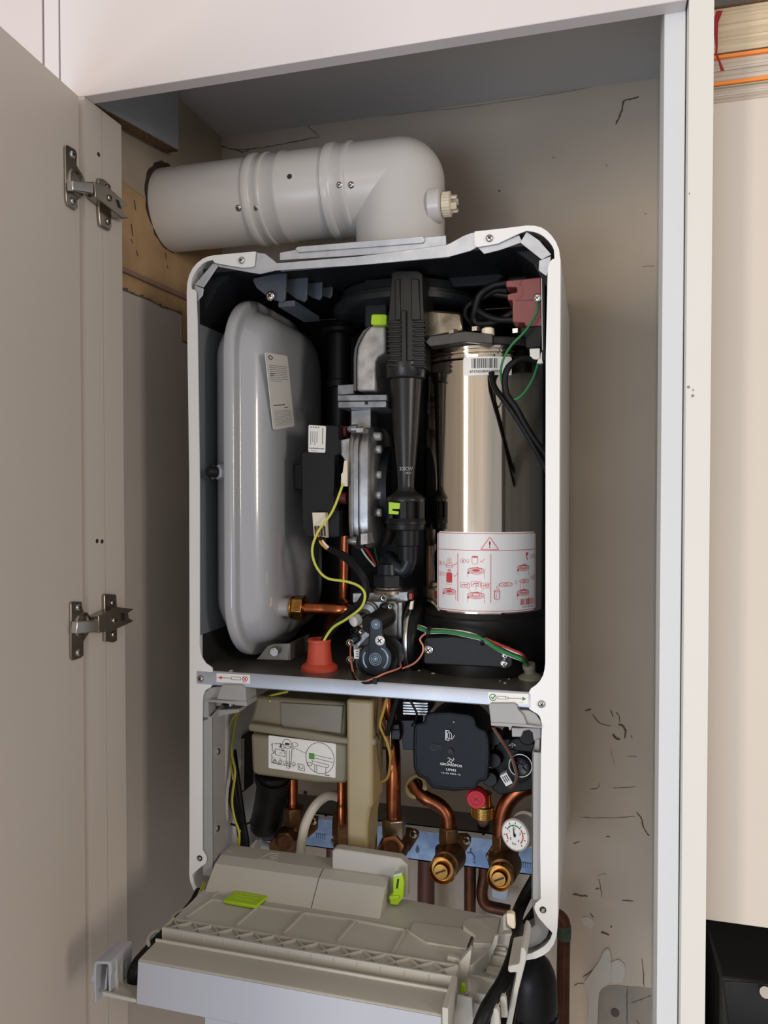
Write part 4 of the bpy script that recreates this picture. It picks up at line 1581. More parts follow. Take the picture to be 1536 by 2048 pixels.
def lobes(Y, g):
    c1, c2 = (752, 1249), (751, 1318)
    r1, r2 = 14 - g, 33 - g
    out = []
    for i in range(15):
        t = radians(180 + 15 + (150) * i / 14)
        out.append((c1[0] + r1 * cos(t), c1[1] + r1 * sin(t)))
    out += [(c1[0] + r1 - 1, c1[1] + 16), (c1[0] + 20 - g, c1[1] + 36)]
    for i in range(25):
        t = radians(-50 + 280 * i / 24)
        out.append((c2[0] + r2 * cos(t), c2[1] + r2 * sin(t)))
    out += [(c1[0] - 15 + g, c1[1] + 40), (c1[0] - r1, c1[1] + 14)]
    return [at(x, y, Y) for x, y in out]


b.loft([lobes(.045, 0), lobes(.028, 0), lobes(.0255, .8), lobes(.025, 2)])
co_ = b.build('actuator_cover', M('cover_navy', (28, 32, 40), .42, var=.06, spec=.3), gv, smooth=30)
b = MB()
for (x, y, rs) in ((752, 1249, (9, 6)), (751, 1318, (13, 9.5, 6))):
    for j, r in enumerate(rs):
        p = at(x, y, .0248)
        k2 = S(x, .025)
        b.lathe(p, (0, -1, 0), [(0, r * k2), (.0012, (r) * k2), (.0014, (r - .8) * k2), (.0012, (r - 1.5) * k2), (0, (r - 1.6) * k2)], 28, 0, False)
    b.lathe(at(x, y, .0248), (0, -1, 0), [(0, 3.6 * kk), (.001, 3.4 * kk), (.0016, 1.5 * kk)], 18, 0)
for a0, a1 in ((-62, 48), (135, 215)):
    pts = []
    for i in range(13):
        t = radians(a0 + (a1 - a0) * i / 12)
        pts.append(at(751 + 24.5 * cos(t), 1318 + 24.5 * sin(t), .0246))
    b.tube(pts, .0011, 6, 0, False)
b.build('ring_mark', M('ring_blue', (150, 176, 196), .3, .4), co_)
screw('screw', at(760, 1281, .0246), V((0, -1, 0)), .0058, co_, M('screw_white', (226, 226, 226), .3, .2))
b = MB()
b.pp([(707, 1299), (719, 1299), (718, 1318), (708, 1318)], .03, .012)
for q_ in range(3):
    b.pp([(711, 1302 + 5 * q_), (717, 1302 + 5 * q_), (717, 1304 + 5 * q_), (711, 1304 + 5 * q_)], .0294, .001, 1)
b.build('plug', [M('plug_w2', (222, 220, 214), .4), ink_gy], gv, bevel=.0005)
for x, y, rr_, mi in ((709, 1215 + 45, .004, 0), (711, 1261, .0055, 0), (723, 1263, .0036, 1), (769, 1214, .0055, 0), (780, 1213, .0034, 1), (703, 1237, .0042, 1), (710, 1278, .006, 0), (702, 1285, .005, 1), (702, 1319, .005, 1), (767, 1196, .005, 1)):
    b = MB()
    b.lathe(at(x, y, .058), (0, -1, 0), [(0, rr_), (.004, rr_), (.0045, rr_ * .7), (.003, rr_ * .5)], 18, 0)
    b.lathe(at(x, y, .0532), (0, -1, 0), [(0, rr_ * .45), (.0004, rr_ * .45)], 14, 1)
    b.build('valve_screw', [(black_pl, nickel)[mi], ink_k], gv)
b = MB()
b.pp([(818, 1187), (824, 1187), (824, 1199), (818, 1198)], .07, .008, 0)
b.pp([(821, 1203), (826, 1202), (824, 1219), (818, 1219)], .06, .006, 1)
b.build('terminal', [wire_r, pale_pl], gv)

# ---- grommets and wiring in the upper chamber
pg = atZ(639, 1338, zt_)
k2 = S(639, pg.y)
b = MB()
b.lathe(pg, (0, 0, 1), [(0, 37 * k2), (.0035, 37 * k2), (.0055, 34 * k2), (.008, 27 * k2), (.014, 24.5 * k2), (.026, 23 * k2), (.033, 22 * k2), (.0335, 23.5 * k2), (.037, 23.5 * k2), (.0375, 20 * k2), (.03, 18 * k2)], 40)
part(b, 'red_grommet', red_rub)
pgr = atZ(1062, 1357, zt_)
k2 = S(1062, pgr.y)
b = MB()
b.lathe(pgr, (0, 0, 1), [(0, 25 * k2), (.002, 25 * k2), (.004, 20 * k2), (.007, 12 * k2)], 30)
dg = (at(1057, 1332, pgr.y - .004) - pgr).normalized()
b.lathe(pgr + V((0, 0, .002)), dg, [(0, .0072), (.011, .0062), (.0112, .0075), (.016, .0075), (.0165, .005)], 24)
part(b, 'grey_grommet', grom_g)
b = MB()
for dx, dy, dd in ((0, 0, 0), (5, -2, .004)):
    b.tp([(652 + dx * .2, 1094, .042), (688 + dx, 1115 + dy, .03), (717 + dx, 1144 + dy, .022), (731 + dx * .5, 1176, .02 + dd), (722 + dx, 1202, .024), (697 + dx, 1224, .032), (668 + dx, 1252, .04), (648 + dx, 1280, pg.y - .004 + dd), (642 + dx, 1302, pg.y)], .0037, 12)
part(b, 'fan_cable', black_soft)
b = MB()
b.tp([(686, 968, .044), (665, 1022, .036), (637, 1062, .032), (624.5, 1098, .03), (632, 1132, .028), (654, 1156, .026), (693, 1163, .022), (719, 1173, .018), (730, 1190, .016), (722, 1215, .018), (693, 1238, .026), (665, 1256, .036), (646, 1285, pg.y - .008), (643, 1302, pg.y - .006)], .0016, 8)
part(b, 'earth_lead', wire_y)
b = MB()
b.tp([(633, 1062, .036), (640, 1080, .035), (648, 1090, .036), (656, 1098, .038)], .0016, 8, 0)
b.tp([(638, 1074, .036), (642, 1086, .036), (655, 1099, .039)], .0016, 8, 1)
b.tp([(645, 1080, .034), (650, 1088, .035), (658, 1096, .038)], .0014, 8, 2)
p = at(644, 1078, .036)
b.lathe(p - V((.006, 0, -.001)), (1, 0, -.2), [(0, .003), (.012, .003)], 12, 3)
part(b, 'motor_wire', [wire_o, wire_y, wire_w, black_soft])
b = MB()
rgw = [(836, 1254), (848, 1260), (858, 1263), (896, 1264), (935, 1271), (967, 1279), (993, 1297), (1024, 1311), (1045, 1320), (1056, 1331)]
for i, (dy, dd, mi, r) in enumerate(((-2.5, 0, 0, .0019), (0, -.003, 0, .002), (2.2, -.001, 1, .0016), (-1, .004, 0, .0018), (1.5, .003, 0, .0018), (-4, .002, 2, .0014), (-6, .004, 1, .0014))):
    P_ = []
    for j, (x, y) in enumerate(rgw):
        f = sin(pi * j / 9)
        ex = (-9 if mi == 2 else -5) if (i >= 5 and 6 <= j <= 8) else 0
        P_.append((x + (2 if ex else 0), y + dy * (.35 + .6 * abs(sin(j * 1.3 + i))) + ex * .8, .030 + dd * .6 - .006 * f))
    P_[-1] = (1057 + (i % 3) - 1, 1332, pgr.y - .004)
    b.tp(P_, r, 8, mi)
for x, y in ((858, 1263), (966, 1279)):
    p = at(x, y, .027)
    b.lathe(p - V((.0018, 0, 0)), (1, 0, -.15), [(0, .0066), (.0036, .0066)], 16, 3)
part(b, 'wire_bundle', [wire_g, wire_w, wire_r, black_soft])
b = MB()
b.tp([(702, 1284, .055), (701, 1307, .045), (705, 1339, .03), (712, 1357, .012), (726, 1363, .004), (747, 1357, .004), (769, 1347, .012), (799, 1336, .035), (801, 1326, .05)], .0011, 8, 0)
b.tp([(805, 1337, .04), (829, 1326, .034), (844, 1308, .03), (846, 1292, .03), (840, 1279, .032), (847, 1270, .03), (856, 1266, .028)], .0011, 8, 0)
b.tp([(704, 1345, .02), (714, 1363, .004), (735, 1366, .0), (750, 1362, .002), (752, 1352, .012)], .0016, 8, 1)
p = at(751, 1362, .002)
b.box(p, (.005, .006, .006), 1)
part(b, 'spark_lead', [wire_p, black_soft])
b = MB()
b.tp([(720, 1093, .09), (732, 1112, .085), (750, 1133, .08)], .0012, 6, 0)
b.tp([(726, 1090, .09), (742, 1112, .085), (752, 1131, .08)], .0016, 6, 1)
b.tp([(756, 1062, .1), (750, 1090, .1), (752, 1110, .1), (758, 1130, .09)], .0012, 6, 2)
b.tp([(700, 1134, .09), (720, 1140, .085), (752, 1137, .08), (780, 1140, .06)], .002, 6, 3)
part(b, 'sensor_wire', [wire_w, wire_r, wire_g, black_soft])


# ================================================================== lower compartment
# ---- hinge channels left and right
b = MB()
xl0, xl1 = at(404.5, 1560, .004).x, at(425, 1560, .004).x
yl = atX(451, 1560, xl1).y
zt0, zb0 = at(415, 1432, .004).z, at(415, 1752, .004).z
b.bb(xl0, xl1, .003, .006, zb0, zt0)
b.prism([V((xl1, .003, zb0)), V((xl1, yl, zb0 + .03)), V((xl1, yl, zt0 + .01)), V((xl1, .003, zt0))], (-.002, 0, 0))
b.bb(xl0, xl0 + .002, .003, yl, zb0, zt0)
b.pp([(404, 1392), (409, 1384), (420, 1375), (443, 1373), (440, 1400), (416, 1404), (417, 1440), (404, 1444)], .003, .02)
hl = part(b, 'hinge_channel', hinge_pl, bevel=.001)
b = MB()
b.pp([(441, 1374), (446, 1369), (484, 1370), (490, 1377), (492, 1403), (433, 1399)], -.004, .03)
b.pp([(415, 1399.5), (492, 1403), (494, 1413), (470, 1411), (468, 1409), (462, 1408), (461, 1414), (458, 1414), (457, 1408), (415, 1404)], -.005, .03)
b.pp([(443, 1408), (452, 1420), (462, 1410)], .006, .01, 1)
b.pp([(417, 1420), (478, 1418), (478, 1425), (450, 1430), (417, 1440)], .02, .02)
b.build('hinge_cap', [hinge_pl, black_soft], hl, bevel=.0012)
for x, y in ((436, 1503), (435, 1657)):
    p = atX(x, y, xl1 + .0002)
    b = MB()
    b.lathe(p, (1, 0, 0), [(0, .0085), (.0005, .0085), (.0008, .007), (.0004, .005)], 24, 0)
    b.lathe(p, (1, 0, 0), [(.0004, .0042), (.0016, .0036), (.002, .002)], 16, 1)
    b.build('screw', [hinge_pl, nickel], hl)
b = MB()
xr0, xr1 = at(1063.5, 1650, .004).x, at(1082, 1650, .004).x
zr0, zr1 = at(1072, 1800, .004).z, at(1072, 1504, .004).z
b.bb(xr0, xr1 + .004, .003, .006, zr0, zr1)
b.bb(xr0, xr0 + .0025, .003, .07, zr0, zr1)
b.pp([(1070, 1480), (1080, 1476), (1080, 1504), (1068, 1504)], .012, .01)
b.pp([(1062, 1790), (1080, 1800), (1086, 1836), (1097, 1852), (1098, 1864), (1093, 1876), (1082, 1887), (1066, 1895), (1050, 1898), (1040, 1884), (1042, 1868), (1070, 1850)], .010, .02)
b.pp([(1040, 1850), (1075, 1800), (1112, 1830), (1110, 1880), (1090, 1906), (1052, 1912)], .034, .003, 1)  # black plate added behind the disc, painted shade for the gap
hr = part(b, 'hinge_channel', [hinge_pl, black_soft], bevel=.001)
b = MB()
b.pp([(1035, 1420), (1058, 1421), (1072, 1429), (1081, 1443), (1082.5, 1457), (1046, 1452), (1030, 1440)], -.001, .03)
b.pp([(1023, 1456), (1082, 1456), (1082, 1478), (1070, 1484), (1067, 1478), (1065, 1465), (1058, 1460), (1047, 1462), (1042, 1474), (1024, 1474)], .014, .02)
b.pp([(977.5, 1412), (981, 1406.5), (1028, 1406.5), (1033, 1410), (1036, 1419), (1047, 1431), (1053, 1446), (1052, 1449), (981.5, 1445)], -.005, .03)
b.pp([(981, 1444.5), (1050, 1448.5), (1082, 1453), (1083, 1457), (1024, 1452.5), (1021, 1461), (1018, 1461), (1017, 1454), (982, 1452)], -.006, .03)
b.build('hinge_cap', hinge_pl, hr, bevel=.0012)

# ---- condensate trap
b = MB()
b.pp([(512, 1392), (690, 1405), (690, 1482), (500, 1452), (499, 1444), (505, 1425)], .062, .085)
b.pp([(501, 1468), (695, 1488), (695, 1560), (688, 1568), (632, 1566), (516, 1551), (504, 1545)], .058, .09)
st = part(b, 'condensate_trap', siphon_pl, bevel=.004, seg=3)
b = MB()
b.pp([(496, 1450), (500, 1446), (560, 1455), (566, 1457), (610, 1462), (690, 1476), (746, 1476), (751, 1480), (751, 1490), (745, 1494), (690, 1489), (640, 1484), (500, 1463), (496, 1459)], .052, .10)
b.build('joint_rim', siphon_pl, st, bevel=.002)
b = MB()
b.pp([(692, 1398), (745, 1402), (745, 1614), (740, 1618), (735, 1650), (733, 1735), (694, 1735), (693, 1570)], .050, .05)
b.build('trap_column', M('column_tan', (192, 174, 130), .38, var=.04, trans=.35), st, bevel=.004, seg=3)
b = MB()
b.pp([(560, 1405), (686, 1412), (682, 1467), (563, 1456)], .0595, .004)
b.build('inner_window', M('window_tan', (120, 114, 98), .35, var=.05), st, bevel=.001)
b = MB()
sf = quad_surf(b, at(537, 1470.5, .0575), at(672, 1487.5, .0575), at(671, 1556, .0575), at(537, 1536, .0575), 135, 68)
sticker(b, sf, 0, .0004, .03)
K, G, Y_ = 1, 2, 3
rg = random.Random(5)
sf.pline([(8, 14), (8, 30), (12, 34), (7, 38), (7, 56), (46, 58), (48, 22)], 1, K)
sf.pline([(12, 16), (24, 14), (44, 18), (52, 22)], .9, K)
for i in range(26):
    x, y = rg.uniform(8, 54), rg.uniform(14, 58)
    sf.pline([(x, y), (x + rg.uniform(-5, 5), y + rg.uniform(-3, 3)), (x + rg.uniform(-4, 6), y + rg.uniform(0, 5))], .6, K)
for x in (13, 24, 33, 42, 52):
    sf.ell(x, 52, 3, 3.4, .8, K, n=10)
sf.rect(37, 30, 42, 62, 0)
sf.pline([(37, 26), (37, 62), (43, 62), (43, 26)], .8, K)
sf.pline([(14, 26), (34, 28), (34, 40), (14, 38)], .8, K, True)
sf.rect(24, 14, 27, 22, K)
sf.ell(38, 13, 9, 9.5, .9, K)
sf.rect(34, 11, 43, 15, K)
sf.ell(54, 12, 6, 4, .8, K, n=12)
sf.line(47, 17, 76, 27, .7, K)
sf.ell(104, 33, 28, 31, .9, K, n=36)
sf.rect(82, 25, 93, 37, G)
sf.line(94, 28, 127, 31, .8, K)
sf.line(94, 34, 130, 38, .8, K)
sf.pline([(88, 40), (122, 44), (120, 50), (90, 47)], .8, K, True)
sf.line(94, 48, 94, 62, .9, K)
sf.line(98, 48, 98, 62, .9, K)
sf.line(116, 50, 116, 62, .9, K)
sf.pline([(78, 46), (86, 44), (88, 50), (80, 52)], .8, K, True)
sf.pline([(60, 50), (72, 51), (74, 63), (61, 62)], .9, K, True)
sf.pline([(63, 53), (63, 58), (70, 59), (70, 54)], .8, K)
sf.scribble(113, 63.5, 131, 66.5, 1, 1, 3, 1, .5)
b.build('label', [paper, ink_k, M('ink_leaf', (80, 140, 50), .6), ink_gy], st)
b = MB()
b.tp([(548, 1552, .11), (546, 1580, .12), (541, 1612, .135), (534, 1645, .14)], 34 * S(545, .12), 28)
b.lathe(at(534, 1640, .14), (-.05, .05, -1), [(0, .0235), (.012, .0225), (.019, .016), (.021, .006)], 28)
b.lathe(at(548, 1563, .12), (0, 0, 1), [(0, .0255), (.004, .0265), (.010, .0265), (.012, .024)], 28)
b.build('trap_hose', black_soft, st)

# ---- pump
PO = [(850, 1432), (853, 1428), (860, 1424), (899, 1422.5), (940, 1428), (947, 1432), (951, 1438), (953, 1448), (956, 1453), (962, 1457), (969, 1459), (974, 1463), (978.5, 1477), (980, 1505), (979, 1530), (976, 1557), (972, 1561), (960, 1564), (956, 1567), (953, 1576), (948, 1580), (905, 1582), (866, 1577), (861, 1573), (856, 1565), (852, 1560), (836, 1553), (831, 1546), (827, 1532), (826, 1499), (827.5, 1455), (830, 1448), (836, 1446), (845, 1445.5), (849, 1441)]


def shrink(P_, g, c=(903, 1504)):
    return [(c[0] + (x - c[0]) * g, c[1] + (y - c[1]) * g) for x, y in P_]


b = MB()
YP = .04
b.loft([[at(x, y, YP + .05) for x, y in PO], [at(x, y, YP + .005) for x, y in PO], [at(x, y, YP + .0015) for x, y in shrink(PO, .985)], [at(x, y, YP) for x, y in shrink(PO, .955)], [at(x, y, YP) for x, y in shrink(PO, .93)], [at(x, y, YP + .0012) for x, y in shrink(PO, .92)]])
pu_ = part(b, 'pump', M('pump_navy', (20, 25, 33), .5, var=.05, vscale=60, bump=.06, bscale=500, spec=.2), smooth=30)
b = MB()
sf = quad_surf(b, at(826, 1422, YP), at(980, 1440, YP), at(980, 1600, YP), at(826, 1582, YP), 154, 160, .0014)


def T(x, y):                                # photo pixel -> print coordinates
    return x - 826, y - 1422 - (x - 826) * 18 / 154


def tx(t, x, y, h, w, ang=.117, bold=.015):
    sf.text(t, *T(x, y), h, 0, w, 0, bold)


tx('GRUNDFOS', 903.5, 1529, 5, 44, 0, .03)
tx('UPM3', 903.5, 1539, 5, 20)
tx('15-75 N62-15', 903.5, 1546.5, 3.2, 38)
for i, (dx, dy) in enumerate(((-1, -1), (1, -1), (1, 1), (-1, 1))):
    x, y = T(903 + dx * 3.6, 1521 + dy * 3.6)
    sf.ell(x, y, 2.6, 2.6, 1.3, 0, n=12, a0=radians(200 + 90 * i), a1=radians(200 + 90 * i + 250))
x, y = T(899, 1470)
sf.pline([(x - 7, y - 9), (x + 1, y - 9), (x + 1, y - 6)], 1.6, 0)
sf.rect(x - 7, y - 10, x - 4, y + 11, 0)
sf.line(x - 6, y + 10, x + 1, y + 10, 1.8, 0)
sf.ell(x + 1.5, y + .5, 4.4, 7, 1.3, 0, n=18)
sf.line(x + 2, y - 7, x + 1, y + 7, 1, 0)
sf.pline([(x + 5, y + 5), (x + 6.5, y + 7.5), (x + 12, y - 2)], 1.2, 0)
x, y = T(902, 1502)
sf.ell(x, y, 5.5, 5.5, 1, 1, True, 20)
x, y = T(909, 1443.5)
sf.ell(x, y, 1.3, 1.3, 1, 0, True, 10)
x, y = T(862, 1487)
for k in range(6):
    pass
sf.scribble(x, y, x + 24, y + 14, 5, 2, 3, .9, .25)
b.build('printing', [ink_w, ink_k, M('ink_dim', (62, 68, 74), .6)], pu_)
b = MB()
b.lathe(at(903, 1503, .09), (0, 1, 0), [(0, .040), (.02, .046), (.075, .046)], 40)
b.pp([(800, 1440), (832, 1440), (832, 1500), (806, 1500)], .07, .04)
for (x, y) in ((992, 1470), (990, 1515), (982, 1552)):
    b.lathe(at(x, y, .075), (0, -1, 0), [(0, .010), (.012, .009)], 18)
b.build('pump_body', black_pl, pu_, bevel=.001)
b = MB()
b.pp([(781, 1449), (798, 1449), (799, 1458), (801, 1470), (799, 1480), (782, 1479), (783, 1468)], .06, .02)
b.pp([(782, 1459), (800, 1459), (800, 1462), (782, 1462)], .058, .003)
b.build('plug', char_pl, pu_, bevel=.001)

# ---- diverter block at the right
b = MB()
b.pp([(1000, 1478), (1026, 1476), (1040, 1478), (1068, 1486), (1068, 1530), (1064, 1580), (1000, 1590), (985, 1580), (986, 1500)], .075, .06)
b.lathe(at(1054, 1474, .05), (0, 1, 0), [(0, .010), (.03, .011)], 24)
b.pp([(1044, 1474), (1066, 1474), (1069, 1492), (1064, 1506), (1015, 1500), (1018, 1480)], .052, .03)
dv = part(b, 'diverter_valve', black_soft, bevel=.0015)
b = MB()
k4 = S(1041, .045)
b.lathe(at(1041, 1531, .07), (0, -1, 0), [(0, 25 * k4), (.018, 25 * k4), (.0185, 23 * k4)], 40, 0)
b.lathe(at(1041, 1531, .051), (0, -1, 0), [(0, 24 * k4), (.001, 23.6 * k4), (.001, 22.3 * k4), (0, 22 * k4)], 40, 1, False)
b.lathe(at(1041, 1531, .052), (0, -1, 0), [(0, 20 * k4), (.003, 19 * k4), (.0015, 15 * k4), (.0015, 6 * k4), (.004, 5 * k4)], 32, 2)
for q_ in range(6):
    a = q_ * pi / 3 + .3
    p = at(1041, 1531, .0495)
    b.box(p + V((cos(a) * 10 * k4, 0, sin(a) * 10 * k4)), (10 * k4, .003, 1.6 * k4), 2, Matrix.Rotation(-a, 3, 'Y'))
b.build('motor_cap', [black_pl, M('ring_white', (214, 216, 218), .35), blue_pl], dv)
b = MB()
sf = quad_surf(b, at(1016, 1482, .0515), at(1034, 1484, .0515), at(1034, 1500, .0515), at(1016, 1498, .0515), 18, 16, .0004)
sf.ell(9, 8, 3.6, 4, 1.6, 0, n=14, a0=pi * 1.1, a1=pi * 1.9)
sf.rect(7.6, 6.5, 9.6, 12, 0)
sf.poly([(1, 8), (5, 6.5), (5, 9.5)], 0)
sf.poly([(16, 6.5), (12.5, 5), (13, 8.5)], 0)
b.build('printing', ink_w, dv)
b = MB()
R2 = Matrix.Rotation(radians(-32), 3, 'Y')
p = at(1013.5, 1556, .058)
b.box(p, (.009, .010, .0135), 0, Matrix.Rotation(radians(-32), 3, 'Y'))
for q_ in (-1, 0, 1):
    b.box(p + R2 @ V((q_ * .0024, -.0052, .001)), (.0008, .001, .008), 1, R2)
b.build('plug', [M('plug_w3', (218, 218, 218), .4), ink_k], dv)
b = MB()
b.tp([(985, 1455, .03), (1000, 1478, .034), (1018, 1506, .042), (1027, 1530, .044), (1032, 1552, .046), (1028, 1568, .05), (1018, 1575, .055)], .0013, 6, 0)
b.tp([(988, 1455, .03), (1003, 1478, .034), (1021, 1506, .042), (1030, 1530, .044), (1035, 1552, .046), (1032, 1566, .052), (1022, 1578, .058)], .0012, 6, 1)
b.build('sensor_wire', [M('wire_olive', (84, 84, 62), .5), M('wire_dkred', (104, 44, 40), .5)], dv)
b = MB()
k5 = S(955, .08)
p = at(955, 1591, .085)
b.lathe(p, (.02, -1, -.06), [(0, 20 * k5), (.008, 20.5 * k5), (.010, 20 * k5), (.012, 18 * k5)], 40)
for q_ in range(36):
    a = q_ * pi / 18
    b.box(p + V((cos(a) * 20.1 * k5, -.004, sin(a) * 20.1 * k5)), (.0008, .007, .0012), 0, Matrix.Rotation(-a, 3, 'Y'))
sf = quad_surf(b, p + V((-.010, -.0122, .010)), p + V((.010, -.0122, .010)), p + V((.010, -.0122, -.010)), p + V((-.010, -.0122, -.010)), 20, 20, .0003)
sf.pline([(6, 7), (14, 13)], 1, 1)
sf.pline([(7, 13), (13, 7)], 1, 1)
sf.ell(10, 10, 7, 7, .6, 1)
rv = part(b, 'relief_valve', [red_cap, M('red_dark', (130, 12, 28), .5)])
b = MB()
c_ = at(966, 1614, .10)
b.lathe(at(966, 1634, .10), (0, 0, 1), [(0, .0125), (.001, .0135), (.0145, .0135), (.0155, .0115), (.03, .011)], 36)
for q_ in range(30):
    a = q_ * 2 * pi / 30
    for j in range(6):
        b.box(at(966, 1634, .10) + V((cos(a + .1 * (j % 2)) * .0135, sin(a + .1 * (j % 2)) * .0135, .002 + .0023 * j)), (.0012, .0016, .0014), 0, Matrix.Rotation(a, 3, 'Z'))
b.build('knurled_nut', M('gold_brass', (202, 164, 92), .25, 1.0, var=.05), rv)
b = MB()
b.tp([(966, 1634, .10), (966, 1637, .14), (966, 1641, .20), (967, 1656, .24), (969, 1740, .25), (964, 1780, .25), (966, 1800, .25), (976, 1812, .25), (1000, 1818, .25), (1020, 1822, .25)], .0082, 18)
b.build('discharge_pipe', copper_d, rv)

# ---- heat plates, fins
b = MB()
for k in range(9):
    b.pp([(746 + 4.2 * k, 1412), (748.2 + 4.2 * k, 1412), (748.2 + 4.2 * k, 1494), (746 + 4.2 * k, 1493)], .10, .07, 0)
b.pp([(744, 1405), (785, 1408), (785, 1500), (744, 1498)], .104, .06, 1)
part(b, 'plate_heat_exchanger', [M('plate_brass', (186, 156, 112), .4, .5, var=.08), seam_d])
b = MB()
for k in range(5):
    b.pp([(806, 1404 + 5.4 * k), (856, 1406 + 5.4 * k), (854, 1409 + 5.4 * k), (806, 1407 + 5.4 * k)], .07, .05, 0)
b.pp([(808, 1402), (850, 1404), (850, 1428), (808, 1426)], .074, .05, 1)
part(b, 'cooling_fins', [alu_b, seam_d])

# ---- copper inside the boiler
b = MB()
b.tp([(776, 1396, .10), (778, 1420, .10), (782, 1440, .11)], .0078, 16)
b.tp([(784, 1478, .12), (786, 1500, .115), (787, 1540, .11), (787, 1640, .11)], .0095, 22)
part(b, 'flow_pipe', copper)
b = MB()
b.tp([(826, 1566, .11), (836, 1582, .105), (852, 1596, .10), (872, 1606, .10), (887, 1618, .10), (896, 1636, .10), (898, 1664, .10)], .0088, 22)
sp_ = part(b, 'swan_neck_pipe', M('copper_mid', (156, 92, 62), .33, 1.0, rgb2=(120, 70, 50), vscale=40))
b = MB()
pr = at(833, 1572, .108)
u_, w_, d_ = frame((-.3, -.75, .6))
b.tube([pr + (u_ * cos(2 * pi * i / 32) + w_ * sin(2 * pi * i / 32)) * .0128 for i in range(33)], .0036, 12, 0, False)
b.lathe(pr - d_ * .006, d_, [(0, .012), (.004, .012)], 24, 1)
b.build('seal_ring', [M('seal_tan', (150, 134, 90), .5), black_soft], sp_)
b = MB()
b.tp([(1062, 1572, .105), (1040, 1580, .10), (1020, 1598, .10), (1008, 1620, .10), (1003, 1645, .10), (1001, 1676, .10)], .0100, 22)
part(b, 'return_pipe', M('copper_mid2', (150, 86, 60), .36, 1.0, rgb2=(112, 64, 46), vscale=40))
for (x, y0, y1, r) in ((586, 1556, 1628, .0082), (684, 1562, 1645, .0074)):
    b = MB()
    k3 = S(x, .12)
    b.lz(x, .12, [(y0, 10), (1604, 10), (1607, 10.6), (1610, 10), (1614, 11), (y1, 11.5)], 22)
    part(b, 'tail_pipe', copper)
b = MB()
b.tp([(598, 1745, .08), (601, 1710, .085), (604, 1680, .09), (612, 1645, .095), (630, 1612, .10), (654, 1592, .11), (676, 1594, .125), (690, 1610, .135)], .0062, 16)
part(b, 'drain_hose', hose_w)

# ---- cables along the left hinge channel
b = MB()
for i, (dx, r) in enumerate(((0, .0046), (9, .0046), (17, .004), (-6, .003))):
    b.tp([(450 + dx, 1500, .12), (458 + dx, 1560, .11), (468 + dx * .8, 1610, .10), (478 + dx * .5, 1645, .09), (483 + dx * .6, 1690, .08), (478 + dx * .6, 1730, .06), (450 + dx * .5, 1775, .02)], r, 10)
b.tp([(462, 1648, .088), (480, 1652, .08), (503, 1644, .09)], .0014, 6)
cb = part(b, 'loom_cable', black_soft)
b = MB()
b.tp([(575, 1383, .06), (545, 1390, .07), (515, 1398, .08), (490, 1412, .09), (475, 1432, .10), (468, 1470, .10), (464, 1505, .095), (470, 1545, .085), (464, 1600, .078), (469, 1636, .076), (478, 1665, .074), (477, 1700, .07), (470, 1730, .06)], .0016, 8)
b.tp([(560, 1386, .062), (530, 1395, .07), (540, 1402, .06)], .0014, 8)
b.tp([(478, 1420, .09), (460, 1450, .10), (457, 1490, .11), (466, 1560, .09)], .0013, 8)
b.tp([(480, 1660, .075), (472, 1700, .07), (468, 1720, .06)], .0014, 8)
part(b, 'earth_loom', M('wire_olive_y', (184, 182, 66), .45))
b = MB()
b.tp([(774, 1396, .05), (766, 1425, .05), (760, 1450, .052), (768, 1470, .055), (776, 1490, .056), (781, 1520, .06), (775, 1555, .08), (757, 1565, .085)], .0018, 8, 0)
b.tp([(770, 1400, .052), (762, 1436, .052), (772, 1462, .056), (780, 1500, .058), (785, 1530, .06)], .0014, 8, 1)
b.tp([(795, 1395, .05), (782, 1440, .05), (774, 1470, .052)], .0034, 8, 2)
b.tp([(820, 1400, .05), (834, 1430, .052), (824, 1452, .06)], .0014, 8, 2)
part(b, 'pump_loom', [M('wire_ochre', (168, 138, 58), .5), M('wire_brown', (120, 62, 40), .5), black_soft])
b = MB()
b.pp([(462, 1480), (490, 1472), (489, 1582), (470, 1592)], .14, .03, 0)
sf = quad_surf(b, at(471, 1482, .1395), at(489, 1476, .1395), at(488, 1580, .1395), at(472, 1586, .1395), 18, 100)
sf.rect(0, 0, 18, 100, 1)
sf.scribble(2, 4, 16, 96, 20, 2, 3, .9, .25)
part(b, 'terminal_box', [char_pl, paper_t, ink_k])
b = MB()
b.tp([(1082, 1740, .05), (1068, 1762, .045), (1052, 1790, .035), (1040, 1815, .02), (1034, 1835, .0), (1034, 1870, -.03), (1028, 1905, -.06), (1018, 1935, -.08), (1005, 1965, -.10), (988, 1992, -.12), (972, 2020, -.14), (956, 2062, -.15), (945, 2110, -.155)], .0066, 16)
part(b, 'mains_cable', black_soft)
b = MB()
b.tp([(517, 1690, .19), (533, 1696, .20), (552, 1699, .21), (590, 1697, .22)], .0085, 18)
part(b, 'overflow_elbow', M('elbow_pale', (206, 204, 200), .45, var=.03))


# ================================================================== fold-down control panel
def pz(b, pts, Z, depth, mi=0):
    return b.prism([atZ(x, y, Z) for x, y in pts], (0, 0, -depth), mi)


XA = -.19
pc_ = empty('control_panel', (0, -.08, 0.0))
adopt_e(pc_, bo)


def prof_ext(b, prof, x0, x1, mi=0):
    b.prism([V((x0, y, z)) for y, z in prof], (x1 - x0, 0, 0), mi)


cpn = None
xR = at(884, 2031, -.156).x
